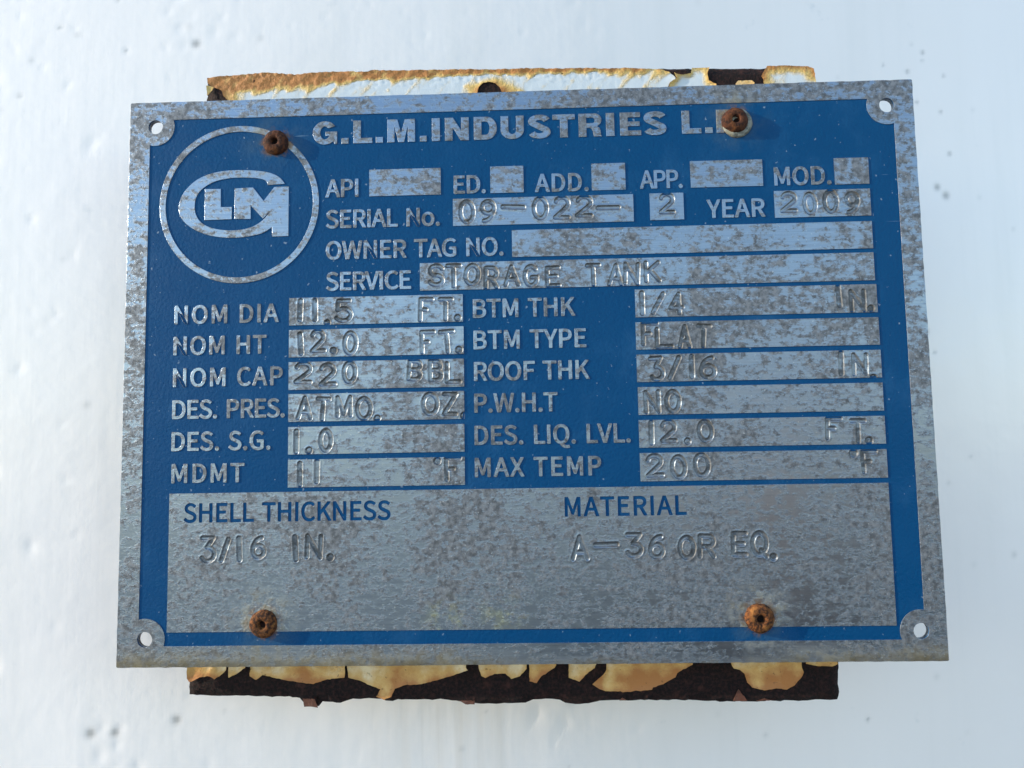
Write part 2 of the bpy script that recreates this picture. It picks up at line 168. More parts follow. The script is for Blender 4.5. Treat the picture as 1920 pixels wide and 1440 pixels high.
CAP = 257
GLYPHS = {
    'A': (213, '1 0 29 86 11 0;34 0 -11 0 8 26;59 78 -8 -26 31 0;153 78 -32 0 8 -26;177 0 -8 26 12 0;211 0 -11 0 -29 86;124 257 29 -86 -12 0;88 257 12 0 -29 -86|67 104 26 0 4 13;79 144 -4 -14 10 29;105 230 -8 -30 1 0;106 230 0 0 9 -29;132 144 -9 29 4 -14;145 104 -4 13 -26 0'),
    'B': (230, '35 0 0 86 28 0;117 0 -27 0 57 0;214 75 0 -50 0 35;162 137 31 -6 0 0;162 138 0 0 24 8;200 194 0 -26 0 45;111 257 52 0 -25 0;35 257 26 0 0 -86|68 148 12 0 0 28;68 231 0 -28 13 0;107 231 -13 0 40 0;168 190 0 30 0 -26;106 148 44 0 -13 0|68 26 15 0 0 32;68 123 0 -33 15 0;112 123 -15 0 46 0;182 76 0 32 0 -34;112 26 45 0 -15 0'),
    'C': (224, '132 -5 -64 0 33 0;211 32 -21 -23 -6 7;193 53 6 -7 -17 -18;133 24 25 0 -49 0;54 129 0 -65 0 64;134 233 -48 0 23 0;187 209 -14 14 6 7;204 230 -5 -7 -14 16;134 261 31 0 -65 0;20 128 0 83 0 -83'),
    'D': (241, '35 0 0 86 22 0;101 0 -22 0 77 0;220 129 0 -81 0 82;99 257 79 0 -21 0;35 257 22 0 0 -86|68 27 9 0 0 68;68 230 0 -68 9 0;97 230 -10 0 60 0;187 129 0 65 0 -65;97 27 60 0 -10 0'),
    'E': (207, '35 0 0 86 51 0;187 0 -51 0 0 9;187 28 0 -10 -40 0;68 28 39 0 0 31;68 121 0 -31 32 0;165 121 -33 0 0 9;165 149 0 -9 -33 0;68 149 32 0 0 27;68 229 0 -27 38 0;183 229 -38 0 0 9;183 257 0 -9 -49 0;35 257 50 0 0 -86'),
    'F': (194, '35 0 0 86 11 0;68 0 -11 0 0 38;68 115 0 -38 32 0;166 115 -33 0 0 9;166 143 0 -10 -33 0;68 143 32 0 0 28;68 229 0 -29 38 0;183 229 -38 0 0 9;183 257 0 -9 -49 0;35 257 50 0 0 -86'),
    'G': (242, '136 -5 -67 0 35 0;215 25 -16 -17 0 36;215 133 0 -36 -28 0;131 133 28 0 0 -9;131 106 0 9 18 0;186 106 -19 0 0 -22;186 39 0 22 -11 -10;139 24 19 0 -55 0;54 129 0 -65 0 64;139 233 -52 0 26 0;194 209 -13 13 6 7;212 230 -6 -7 -15 15;138 261 36 0 -68 0;20 128 0 83 0 -83'),
    'H': (255, '35 0 0 86 11 0;68 0 -11 0 0 40;68 121 0 -40 39 0;187 121 -40 0 0 -40;187 0 0 40 11 0;220 0 -11 0 0 86;220 257 0 -86 -11 0;187 257 11 0 0 -36;187 149 0 36 -40 0;68 149 39 0 0 36;68 257 0 -36 -11 0;35 257 11 0 0 -86'),
    'I': (103, '35 0 0 86 11 0;68 0 -11 0 0 86;68 257 0 -86 -11 0;35 257 11 0 0 -86'),
    'K': (227, '35 0 0 86 11 0;68 0 -11 0 0 27;68 81 0 -27 14 18;112 134 -15 -18 25 -45;189 0 -26 45 12 0;225 0 -12 0 -31 53;132 159 31 -53 27 33;213 257 -27 -33 -13 0;176 257 12 0 -36 -43;68 128 36 43 0 0;68 128 0 0 0 43;68 257 0 -43 -11 0;35 257 11 0 0 -86'),
    'L': (190, '35 0 0 86 49 0;180 0 -48 0 0 9;180 28 0 -10 -37 0;68 28 37 0 0 76;68 257 0 -77 -11 0;35 257 11 0 0 -86'),
    'M': (285, '35 0 0 86 10 0;64 0 -9 0 0 47;64 142 0 -47 0 22;60 218 2 -23 1 0;62 218 -1 0 7 -20;82 159 -7 20 17 -44;131 26 -16 44 7 0;153 26 -8 0 16 44;201 159 -16 -44 7 20;222 218 -7 -20 0 0;223 218 0 0 -2 -23;219 142 0 22 0 -47;219 0 0 47 10 0;249 0 -10 0 0 86;249 257 0 -86 -13 0;210 257 13 0 -16 -46;161 119 16 46 -6 -17;143 66 7 18 0 0;142 66 0 0 -6 18;123 119 7 -17 -16 46;74 257 17 -46 -13 0;35 257 13 0 0 -86'),
    'N': (254, '35 0 0 86 11 0;66 0 -10 0 0 45;66 135 0 -45 0 27;62 215 1 -26 0 0;63 215 0 0 10 -18;91 162 -9 18 31 -54;185 0 -32 54 11 0;218 0 -11 0 0 86;218 257 0 -86 -10 0;187 257 10 0 0 -45;187 123 0 45 0 -26;192 42 -3 26 -1 0;190 42 0 0 -9 18;162 95 9 -18 -31 54;68 257 32 -54 -11 0;35 257 11 0 0 -86'),
    'O': (260, '130 -5 -65 0 64 0;239 129 0 -82 0 82;130 261 64 0 -65 0;20 129 0 82 0 -82|130 24 46 0 -46 0;54 129 0 -64 0 64;130 233 -46 0 46 0;206 129 0 64 0 -64'),
    'P': (222, '35 0 0 86 11 0;68 0 -11 0 0 34;68 102 0 -34 14 0;110 102 -14 0 56 0;204 181 0 -54 0 56;109 257 57 0 -25 0;35 257 25 0 0 -86|68 129 12 0 0 33;68 230 0 -34 12 0;104 230 -12 0 46 0;172 181 0 38 0 -36;106 129 45 0 -13 0'),
    'Q': (260, '130 22 46 0 -46 0;54 129 0 -65 0 64;130 233 -46 0 46 0;206 129 0 64 0 -65|208 -64 -47 0 16 0;245 -58 -8 -4 -2 8;239 -34 2 -8 -7 -2;212 -37 11 0 -28 0;149 -3 11 -23 54 9;239 129 0 -74 0 82;130 261 64 0 -65 0;20 129 0 82 0 -75;114 -4 -56 8 15 -35'),
    'R': (223, '68 135 14 0 0 32;68 230 0 -31 14 0;111 230 -15 0 40 0;173 185 0 33 0 -34;111 135 40 0 -15 0|176 0 -21 36 12 0;213 0 -13 0 -22 37;147 112 22 -37 35 9;205 185 0 -40 0 53;116 257 52 0 -27 0;35 257 27 0 0 -86;35 0 0 86 11 0;68 0 -11 0 0 36;68 109 0 -36 15 0;114 109 -16 0 21 -36'),
    'S': (209, '106 -5 -36 0 54 0;194 68 0 -40 0 38;141 137 30 -13 -12 5;104 153 12 -6 -20 8;62 196 0 -25 0 22;110 233 -29 0 23 0;168 209 -16 15 6 7;185 230 -6 -7 -18 18;110 261 30 0 -47 0;29 193 0 40 0 -37;81 127 -24 11 12 -5;118 111 -13 6 24 -11;161 65 0 27 0 -24;107 24 34 0 -27 0;36 56 18 -20 -6 -8;17 33 6 8 22 -23'),
    'T': (210, '89 0 0 76 10 0;121 0 -11 0 0 76;121 229 0 -76 26 0;199 229 -26 0 0 9;199 257 0 -9 -63 0;11 257 63 0 0 -9;11 229 0 9 26 0;89 229 -26 0 0 -76'),
    'U': (253, '126 -5 -52 0 53 0;218 106 0 -83 0 50;218 257 0 -51 -10 0;187 257 11 0 0 -51;187 105 0 51 0 -62;126 24 34 0 -33 0;67 105 0 -62 0 51;67 257 0 -51 -11 0;34 257 11 0 0 -51;34 106 0 50 0 -83'),
    'V': (202, '82 0 -27 86 13 0;120 0 -13 0 27 86;201 257 -27 -86 -11 0;168 257 11 0 -13 -47;127 118 14 46 -9 -30;102 33 10 30 0 0;101 33 0 0 -10 30;76 118 9 -30 -14 46;34 257 14 -47 -11 0;0 257 12 0 28 -86'),
    'W': (308, '63 0 -18 86 13 0;102 0 -13 0 13 52;140 155 -13 -52 4 20;153 213 -4 -19 0 0;154 213 0 0 5 -19;167 155 -5 20 13 -52;206 0 -13 52 13 0;245 0 -13 0 18 86;298 257 -18 -86 -10 0;267 257 10 0 -9 -47;239 117 10 47 -4 -28;225 34 5 28 0 0;223 34 1 0 -6 28;205 117 6 -27 -12 47;169 257 12 -47 -9 0;140 257 10 0 -12 -47;104 117 12 47 -6 -28;86 34 6 28 0 0;85 34 0 0 -6 28;69 117 6 -28 -9 47;42 257 9 -47 -11 0;9 257 11 0 18 -86'),
    'X': (201, '6 0 25 44 11 0;40 0 -11 0 13 23;77 69 -12 -23 7 13;98 111 -8 -16 0 0;99 111 0 0 8 -16;121 69 -7 13 13 -23;159 0 -12 23 12 0;195 0 -12 0 -25 44;120 131 25 -44 23 42;190 257 -24 -42 -12 0;156 257 11 0 -12 -22;121 191 12 22 -6 -12;103 153 7 15 0 0;102 153 0 0 -9 15;82 191 6 -12 -12 22;47 257 11 -22 -12 0;11 257 12 0 23 -42;81 133 -23 41 -25 -45'),
    'Y': (186, '77 0 0 33 10 0;109 0 -11 0 0 33;109 99 0 -33 26 53;186 257 -26 -53 -11 0;153 257 11 0 -11 -25;120 184 11 24 -8 -19;94 128 9 19 -1 0;92 128 1 0 -9 19;67 184 9 -19 -11 24;34 257 11 -25 -11 0;0 257 11 0 25 -53;77 99 -26 53 0 -33'),
    '.': (98, '49 -5 -13 0 12 0;72 20 0 -15 0 14;49 44 12 0 -13 0;26 20 0 14 0 -15'),
    'o': (213, '106 -5 -46 0 47 0;194 95 0 -63 0 63;106 195 47 0 -46 0;18 95 0 63 0 -63|106 22 33 0 -33 0;51 95 0 -44 0 44;106 168 -33 0 33 0;161 95 0 44 0 -44'),
}

# ------------------------------------------------------------------ object helpers
def empty(name, parent=None):
    o = bpy.data.objects.new(name, None)
    o.empty_display_size = 0.01
    C.objects.link(o)
    o.parent = parent
    return o


def link_mesh(name, me, mat=None, parent=None, label=None):
    o = bpy.data.objects.new(name, me)
    C.objects.link(o)
    if mat:
        me.materials.clear()
        me.materials.append(mat)
    o.parent = parent
    if label:
        o['label'] = label
    return o


def tag(o, label, cat, group=None, kind=None):
    o['label'] = label
    o['category'] = cat
    if group:
        o['group'] = group
    if kind:
        o['kind'] = kind


def mesh_np(name, verts_mm, faces, normals=None, smooth=True):
    me = bpy.data.meshes.new(name)
    me.from_pydata((np.asarray(verts_mm, float) * MM).tolist(), [], [list(map(int, f)) for f in faces])
    if smooth:
        me.polygons.foreach_set('use_smooth', [True] * len(me.polygons))
    me.update()
    if normals is not None:
        me.normals_split_custom_set_from_vertices([tuple(n) for n in normals])
    return me


# ------------------------------------------------------------------ material helpers
class NT:
    def __init__(self, name):
        self.mat = bpy.data.materials.new(name)
        self.mat.use_nodes = True
        self.t = self.mat.node_tree
        self.bsdf = self.t.nodes['Principled BSDF']
        self.co = self.t.nodes.new('ShaderNodeTexCoord').outputs['Object']

    def set(self, sock, v):
        s = self.bsdf.inputs[sock]
        if hasattr(v, 'is_linked') or isinstance(v, bpy.types.NodeSocket):
            self.t.links.new(v, s)
        else:
            s.default_value = (*v, 1) if isinstance(v, tuple) and len(v) == 3 else v

    def _in(self, sock, v):
        if isinstance(v, bpy.types.NodeSocket):
            self.t.links.new(v, sock)
        else:
            sock.default_value = v

    def mapping(self, scale, loc=(0, 0, 0), rot=(0, 0, 0)):
        n = self.t.nodes.new('ShaderNodeMapping')
        n.inputs['Scale'].default_value = scale
        n.inputs['Location'].default_value = loc
        n.inputs['Rotation'].default_value = rot
        self.t.links.new(self.co, n.inputs['Vector'])
        return n.outputs[0]

    def noise(self, scale, detail=4, rough=0.55, vec=None, distortion=0.0):
        n = self.t.nodes.new('ShaderNodeTexNoise')
        n.inputs['Scale'].default_value = scale
        n.inputs['Detail'].default_value = detail
        n.inputs['Roughness'].default_value = rough
        n.inputs['Distortion'].default_value = distortion
        self.t.links.new(vec or self.co, n.inputs['Vector'])
        return n.outputs['Fac']

    def voronoi(self, scale, vec=None, feature='F1'):
        n = self.t.nodes.new('ShaderNodeTexVoronoi')
        n.feature = feature
        n.inputs['Scale'].default_value = scale
        self.t.links.new(vec or self.co, n.inputs['Vector'])
        return n.outputs['Distance']

    def math(self, op, a, b=0.0, c=None, clamp=False):
        n = self.t.nodes.new('ShaderNodeMath')
        n.operation = op
        n.use_clamp = clamp
        self._in(n.inputs[0], a)
        self._in(n.inputs[1], b)
        if c is not None:
            self._in(n.inputs[2], c)
        return n.outputs[0]

    def ramp(self, v, lo, hi, a=0.0, b=1.0):
        n = self.t.nodes.new('ShaderNodeMapRange')
        n.interpolation_type = 'SMOOTHSTEP'
        self._in(n.inputs[0], v)
        for i, q in zip((1, 2, 3, 4), (lo, hi, a, b)):
            n.inputs[i].default_value = q
        return n.outputs[0]

    def mix(self, f, a, b):
        n = self.t.nodes.new('ShaderNodeMix')
        n.data_type = 'RGBA'
        self._in(n.inputs[0], f)
        for i, q in ((6, a), (7, b)):
            if isinstance(q, tuple):
                q = (*q, 1)
            self._in(n.inputs[i], q)
        return n.outputs[2]

    def mixf(self, f, a, b):
        n = self.t.nodes.new('ShaderNodeMix')
        self._in(n.inputs[0], f)
        self._in(n.inputs[2], a)
        self._in(n.inputs[3], b)
        return n.outputs[0]

    def sep(self):
        n = self.t.nodes.new('ShaderNodeSeparateXYZ')
        self.t.links.new(self.co, n.inputs[0])
        return n.outputs

    def dist_to(self, x, z):                       # distance in mm to a point on the plate
        s = self.sep()
        dx = self.math('SUBTRACT', s[0], x * MM)
        dz = self.math('SUBTRACT', s[2], z * MM)
        d = self.math('SQRT', self.math('ADD', self.math('MULTIPLY', dx, dx), self.math('MULTIPLY', dz, dz)))
        return self.math('MULTIPLY', d, 1000.0)

    def attr(self, name):
        n = self.t.nodes.new('ShaderNodeAttribute')
        n.attribute_name = name
        return n.outputs['Fac']

    def bump(self, height, dist_mm, strength=1.0, normal=None):
        n = self.t.nodes.new('ShaderNodeBump')
        n.inputs['Strength'].default_value = strength
        n.inputs['Distance'].default_value = dist_mm * MM
        self.t.links.new(height, n.inputs['Height'])
        if normal:
            self.t.links.new(normal, n.inputs['Normal'])
        return n.outputs[0]


def near_rivets(m, lo, hi):
    out = None
    for x, z, r in RIVETS:
        d = m.ramp(m.dist_to(x, z), lo, hi, 1.0, 0.0)
        out = d if out is None else m.math('MAXIMUM', out, d)
    return out


def make_aluminium():
    m = NT('weathered_aluminium')
    s = m.sep()
    flat = m.mapping((0.75, 1, 1.25))
    big = m.noise(38, 3, 0.5)
    patch = m.noise(500, 10, 0.72, flat, 0.1)
    fine = m.noise(1500, 4, 0.62)
    v = m.math('ADD', patch, m.math('MULTIPLY', m.math('SUBTRACT', big, 0.5), 0.52))
    v = m.math('ADD', v, m.math('MULTIPLY', m.math('SUBTRACT', m.noise(190, 5, 0.6), 0.5), 0.35))
    v = m.math('ADD', v, m.math('MULTIPLY', m.math('SUBTRACT', m.noise(1250, 3, 0.6), 0.5), 0.22))
    ox = m.ramp(v, 0.45, 0.57)                    # oxidised patches with crisp ragged edges
    streak = m.noise(1.0, 3, 0.6, m.mapping((45, 400, 3200)))
    halo = m.math('MULTIPLY', near_rivets(m, 3.0, 11.0), m.ramp(m.noise(420, 6, 0.6), 0.40, 0.62), clamp=True)
    # brown water stain along the lower edge and two pale yellow patches low on the panel
    low = m.ramp(s[2], -0.0715, -0.0655, 1.0, 0.0)
    zone = m.math('ADD', m.ramp(m.noise(26, 3, 0.5, m.mapping((1, 1, 0.4), (0.31, 0, 0))), 0.45, 0.60), m.ramp(s[0], -0.03, 0.02, 0.6, 0.0), clamp=True)
    stain = m.math('MULTIPLY', m.math('MULTIPLY', low, zone), m.ramp(m.noise(330, 7, 0.65), 0.30, 0.58))
    warm_tint = m.math('MULTIPLY', m.ramp(s[2], -0.066, -0.048, 1.0, 0.0),
                 m.math('MAXIMUM', m.ramp(m.dist_to(-19.5, -60.0), 1.0, 7.5, 1.0, 0.0),
                        m.ramp(m.dist_to(-5.0, -59.0), 1.0, 8.0, 1.0, 0.0)))
    warm_tint = m.math('MULTIPLY', warm_tint, m.ramp(m.noise(230, 7, 0.65), 0.44, 0.60))
    bare = m.mix(streak, (0.160, 0.195, 0.240), (0.30, 0.35, 0.415))
    oxc = m.mix(m.ramp(m.noise(700, 5, 0.6), 0.35, 0.65), (0.070, 0.075, 0.083), (0.178, 0.188, 0.204))
    col = m.mix(ox, bare, oxc)
    col = m.mix(m.math('MULTIPLY', halo, 0.75), col, (0.23, 0.205, 0.14))
    col = m.mix(m.math('MULTIPLY', stain, 0.75), col, (0.215, 0.175, 0.095))
    col = m.mix(m.math('MULTIPLY', warm_tint, 0.4), col, (0.52, 0.50, 0.20))
    ring = m.math('MULTIPLY', near_rivets(m, 3.2, 5.6), m.ramp(m.noise(500, 6, 0.65), 0.42, 0.60), clamp=True)
    col = m.mix(m.math('MULTIPLY', ring, 0.75), col, (0.20, 0.095, 0.03))
    fleck = m.ramp(m.noise(1500, 2, 0.5), 0.64, 0.72)
    col = m.mix(m.math('MULTIPLY', fleck, 0.5), col, (0.46, 0.47, 0.47))
    soil_shade = m.math('MULTIPLY', m.attr('dirt_shade'), m.ramp(m.noise(480, 5, 0.6), 0.30, 0.62, 0.35, 0.95), clamp=True)  # stamped grooves darkened in the colour: painted shade together with dirt
    col = m.mix(soil_shade, col, (0.060, 0.054, 0.046))
    grime = m.math('MULTIPLY', m.ramp(s[2], -0.0712, -0.0690, 1.0, 0.0), m.ramp(m.noise(150, 6, 0.65), 0.30, 0.62))
    col = m.mix(m.math('MULTIPLY', grime, 0.75), col, (0.085, 0.070, 0.040))
    speck = m.ramp(m.noise(900, 3, 0.5), 0.70, 0.76)
    col = m.mix(m.math('MULTIPLY', speck, 0.6), col, (0.12, 0.115, 0.11))
    m.set('Base Color', col)
    nm = m.math('MAXIMUM', m.math('MAXIMUM', m.math('MAXIMUM', ox, halo), stain), m.math('MAXIMUM', grime, soil_shade))
    m.set('Metallic', m.mixf(nm, 1.0, 0.35))
    m.set('Roughness', m.mixf(nm, m.mixf(streak, 0.25, 0.36), 0.55))
    grit = m.math('ADD', 0.07, m.math('MULTIPLY', m.ramp(v, 0.40, 0.62), 0.60))
    crust = m.math('MULTIPLY', m.math('MAXIMUM', grit, m.math('MULTIPLY', halo, 1.2)), fine)
    h = m.math('ADD', crust, m.math('MULTIPLY', streak, 0.05))
    h = m.math('ADD', h, m.math('MULTIPLY', m.noise(60, 2, 0.5), 0.5))
    m.set('Normal', m.bump(h, 0.15, 0.7))
    return m.mat


def make_blue():
    m = NT('blue_enamel')
    grain = m.noise(1250, 3, 0.55)
    scuff = m.ramp(m.noise(55, 6, 0.65), 0.50, 0.74)
    chips = m.ramp(m.noise(260, 5, 0.6), 0.735, 0.75)
    halo = m.math('MULTIPLY', near_rivets(m, 3.0, 12.0), m.ramp(m.noise(160, 6, 0.65), 0.38, 0.66), clamp=True)
    col = m.mix(m.noise(40, 4, 0.6), (0.0003, 0.041, 0.120), (0.0008, 0.054, 0.152))
    col = m.mix(m.math('MULTIPLY', scuff, 0.28), col, (0.03, 0.11, 0.23))
    col = m.mix(m.math('MULTIPLY', halo, 0.40), col, (0.06, 0.10, 0.13))
    col = m.mix(m.math('MULTIPLY', chips, 0.7), col, (0.30, 0.33, 0.36))
    scr = m.ramp(m.noise(1.0, 2, 0.5, m.mapping((60, 300, 1700), (0, 0, 0), (0, 0.75, 0))), 0.735, 0.76)
    scr = m.math('MULTIPLY', scr, m.ramp(m.noise(38, 2, 0.5), 0.52, 0.62))
    col = m.mix(m.math('MULTIPLY', scr, 0.45), col, (0.20, 0.30, 0.40))
    dust = m.ramp(m.noise(820, 2, 0.5), 0.70, 0.75)
    col = m.mix(m.math('MULTIPLY', dust, 0.45), col, (0.30, 0.36, 0.42))
    ring = m.math('MULTIPLY', near_rivets(m, 3.2, 5.2), m.ramp(m.noise(500, 6, 0.65), 0.45, 0.62), clamp=True)
    col = m.mix(m.math('MULTIPLY', ring, 0.7), col, (0.16, 0.08, 0.03))
    m.set('Base Color', col)
    m.set('Roughness', m.ramp(m.noise(120, 4, 0.6), 0.3, 0.7, 0.36, 0.52))
    m.set('Specular IOR Level', 0.10)
    m.set('Normal', m.bump(grain, 0.17, 0.6))
    return m.mat


def make_rust(name, dark, mid, light, lo=0.42, hi=0.62, scale=900, bump=0.30):
    m = NT(name)
    a = m.noise(scale, 6, 0.62)
    b = m.noise(scale * 0.28, 5, 0.6)
    col = m.mix(m.ramp(a, lo, hi), dark, mid)
    col = m.mix(m.ramp(b, 0.54, 0.74), col, light)
    m.set('Base Color', col)
    m.set('Roughness', 0.85)
    m.set('Specular IOR Level', 0.25)
    m.set('Normal', m.bump(m.math('ADD', a, b), bump, 0.9))
    return m.mat


def make_flake(name, clean, mid, edge, bump=0.25):
    """old paint film: clean away from its torn edge, rust-stained towards it ('stain' is the stain on the film)"""
    m = NT(name)
    st = m.math('ADD', m.attr('stain'), m.math('MULTIPLY', m.math('SUBTRACT', m.noise(260, 8, 0.7), 0.5), 1.2))
    st = m.math('ADD', st, m.math('MULTIPLY', m.math('SUBTRACT', m.noise(95, 4, 0.6), 0.5), 0.9))
    col = m.mix(m.ramp(st, 0.02, 0.58), clean, mid)
    col = m.mix(m.ramp(st, 0.42, 1.08), col, edge)
    spots = m.ramp(m.noise(1100, 3, 0.5), 0.66, 0.72)
    col = m.mix(m.math('MULTIPLY', spots, m.ramp(st, 0.0, 0.5, 0.1, 0.6)), col, (0.10, 0.045, 0.015))
    m.set('Base Color', col)
    m.set('Roughness', m.ramp(st, 0.1, 0.7, 0.42, 0.6))
    m.set('Specular IOR Level', 0.4)
    blis = m.math('MULTIPLY', m.noise(520, 4, 0.6), m.ramp(st, 0.15, 0.6, 0.25, 1.0))
    m.set('Normal', m.bump(blis, bump * 2.2, 1.0))
    return m.mat


def make_wall_paint():
    m = NT('white_tank_paint')
    st = m.attr('stain')
    cloud = m.noise(22, 5, 0.55)
    streak = m.noise(1.0, 5, 0.6, m.mapping((70, 70, 5)))
    col = m.mix(cloud, (0.855, 0.785, 0.742), (0.90, 0.83, 0.79))
    col = m.mix(m.math('MULTIPLY', m.ramp(streak, 0.45, 0.75), 0.16), col, (0.62, 0.60, 0.56))
    col = m.mix(m.math('MULTIPLY', m.ramp(m.noise(85, 5, 0.6), 0.66, 0.78), 0.30), col, (0.52, 0.52, 0.52))
    warm_tint = m.math('MULTIPLY', m.attr('rust_run'), m.ramp(m.noise(1.0, 4, 0.6, m.mapping((190, 190, 6))), 0.45, 0.68))
    col = m.mix(m.math('MULTIPLY', warm_tint, 0.2), col, (0.62, 0.50, 0.38))
    col = m.mix(st, col, (0.14, 0.135, 0.12))
    m.set('Base Color', col)
    m.set('Roughness', 0.27)
    m.set('Specular IOR Level', 0.5)
    h = m.math('ADD', m.math('MULTIPLY', m.noise(60, 3, 0.5), 1.0), m.math('ADD', m.math('MULTIPLY', m.noise(260, 3, 0.5), 0.20), m.math('MULTIPLY', m.noise(1.0, 4, 0.6, m.mapping((330, 330, 22))), 0.16)))
    m.set('Normal', m.bump(h, 0.34, 0.65))
    return m.mat


def make_ground():
    m = NT('gravel_ground')
    col = m.mix(m.noise(3.0, 8, 0.65), (0.17, 0.163, 0.15), (0.29, 0.275, 0.25))
    m.set('Base Color', col)
    m.set('Roughness', 0.95)
    m.set('Normal', m.bump(m.noise(40, 6, 0.6), 12.0, 0.8))
    return m.mat


M_ALU = make_aluminium()
M_BLUE = make_blue()
M_RIVET = make_rust('rusty_rivet', (0.024, 0.009, 0.005), (0.15, 0.052, 0.014), (0.30, 0.12, 0.03), 0.40, 0.60, 1300, 0.35)
M_RIVET_DARK = make_rust('dark_rusty_rivet', (0.022, 0.008, 0.005), (0.075, 0.024, 0.010), (0.16, 0.055, 0.016), 0.40, 0.60, 1100, 0.28)
M_RUST = make_rust('dark_rust', (0.004, 0.0017, 0.0016), (0.024, 0.0080, 0.0065), (0.042, 0.0150, 0.0110), 0.42, 0.66, 1300, 0.35)
M_BROWN = make_flake('brown_paint', (0.10, 0.036, 0.022), (0.08, 0.028, 0.015), (0.05, 0.018, 0.010))
M_TAN = make_flake('tan_stained_paint', (0.76, 0.63, 0.42), (0.60, 0.36, 0.12), (0.38, 0.15, 0.04), 0.15)
M_WHITE = make_flake('old_white_paint', (0.50, 0.545, 0.58), (0.58, 0.40, 0.13), (0.34, 0.14, 0.032))
M_SEAL = make_rust('grey_washer', (0.10, 0.10, 0.085), (0.22, 0.22, 0.19), (0.30, 0.28, 0.20), 0.4, 0.6, 900, 0.25)
M_WALL = make_wall_paint()
M_GROUND = make_ground()


# ------------------------------------------------------------------ ground and tank wall (the setting)
gbm = bmesh.new()
for i, (x, y) in enumerate(((-900, -900), (900, -900), (900, 900), (-900, 900))):
    gbm.verts.new((x, y, -1.5))
gbm.faces.new(gbm.verts[:])
gme = bpy.data.meshes.new('ground')
gbm.to_mesh(gme)
ground = link_mesh('ground', gme, M_GROUND)
tag(ground, 'pale gravel ground the storage tank stands on', 'ground', kind='structure')

GAP, RAD, TURN = 37.0, 1750.0, math.radians(8.5)         # tank shell: 11.5 ft across, 37 mm behind the face of the nameplate


def graded(lo, hi, step, far_lo, far_hi, n):
    inner = np.arange(lo, hi + step, step)
    a = far_lo + (lo - far_lo) * np.linspace(0, 1, n, endpoint=False) ** 0.5 if far_lo < lo else np.array([])
    b = hi + step + (far_hi - hi) * np.linspace(0.02, 1, n) ** 2
    return np.concatenate([a, inner, b])


def build_wall():
    half = math.pi * RAD
    s = graded(-195, 195, 0.85, -half, half, 60)
    z = graded(-150, 150, 0.85, -1500, 2000, 12)
    S, Z = np.meshgrid(s, z)
    H = np.zeros_like(S)
    stain = np.zeros_like(S)
    near = (np.abs(S) < 260) & (np.abs(Z) < 220)
    for x, zz, r in WALL_PITS:                           # shallow craters and runs in the paint
        a = rng.uniform(-0.5, 0.5)
        k = rng.uniform(1.0, 1.7)
        dx, dz = S - x, Z - zz
        u = dx * math.cos(a) + dz * math.sin(a)
        w = (-dx * math.sin(a) + dz * math.cos(a)) / k
        d2 = (u * u + w * w) / (r * r)
        H -= 0.125 * r ** 0.55 * np.exp(-d2 * 1.3) * rng.uniform(0.5, 1.0)
    for _ in range(420):                                 # finer pin holes and nibs, thicker to the left
        x = -190 + 380 * rng.random() ** 1.7
        zz = rng.uniform(-145, 145)
        r = rng.uniform(0.45, 1.3)
        m = (np.abs(S - x) < 6) & (np.abs(Z - zz) < 6)
        H[m] -= rng.choice([-0.3, 1.0, 1.0]) * 0.085 * rng.uniform(0.3, 1) * np.exp(-((S[m] - x) ** 2 + (Z[m] - zz) ** 2) / r ** 2)
    for x, zz, r in WALL_MARKS:                          # rust-black pin holes
        d = np.sqrt((S - x) ** 2 + (Z - zz) ** 2)
        H -= 0.12 * np.exp(-(d / (0.55 * r)) ** 2)
        stain = np.maximum(stain, 0.62 * np.exp(-(d / (0.52 * r)) ** 2.4) * min(1.0, 0.45 + r * 0.25))
    for _ in range(90):                                  # faint grey specks
        x, zz, r = rng.uniform(-190, 190), rng.uniform(-145, 145), rng.uniform(0.5, 1.1)
        m = (np.abs(S - x) < 5) & (np.abs(Z - zz) < 5)
        stain[m] = np.maximum(stain[m], rng.uniform(0.06, 0.25) * np.exp(-((S[m] - x) ** 2 + (Z[m] - zz) ** 2) / r ** 2))
    warm_tint = np.exp(-((S + 22) / 22) ** 4) * np.clip((-88 - Z) / 6, 0, 1) * np.clip((Z + 200) / 90, 0, 1)
    H[~near] = 0
    ang = S / RAD
    rr = RAD + H
    # the plate is not quite parallel to the shell: the shell's nearest point lies a little to the left
    ang = ang + TURN
    V = np.stack([rr * np.sin(ang) - RAD * math.sin(TURN), GAP + RAD * math.cos(TURN) - rr * np.cos(ang), Z], -1)
    nz, ns = S.shape
    idx = np.arange(nz * ns).reshape(nz, ns)
    F = np.stack([idx[:-1, :-1], idx[:-1, 1:], idx[1:, 1:], idx[1:, :-1]], -1).reshape(-1, 4)
    me = bpy.data.meshes.new('tank_wall')
    n = nz * ns
    me.vertices.add(n)
    me.vertices.foreach_set('co', (V.reshape(-1, 3) * MM).astype(np.float32).ravel())
    me.loops.add(F.size)
    me.loops.foreach_set('vertex_index', F.astype(np.int32).ravel())
    me.polygons.add(len(F))
    me.polygons.foreach_set('loop_start', np.arange(0, F.size, 4, dtype=np.int32))
    me.polygons.foreach_set('use_smooth', [True] * len(F))
    me.update(calc_edges=True)
    for nm, arr in (('stain', stain), ('rust_run', warm_tint)):
        at = me.attributes.new(nm, 'FLOAT', 'POINT')
        at.data.foreach_set('value', arr.astype(np.float32).ravel())
    return me


wall = link_mesh('tank_wall', build_wall(), M_WALL)
tag(wall, 'white painted curved steel tank wall with small pits, behind the blue nameplate', 'tank wall', kind='structure')


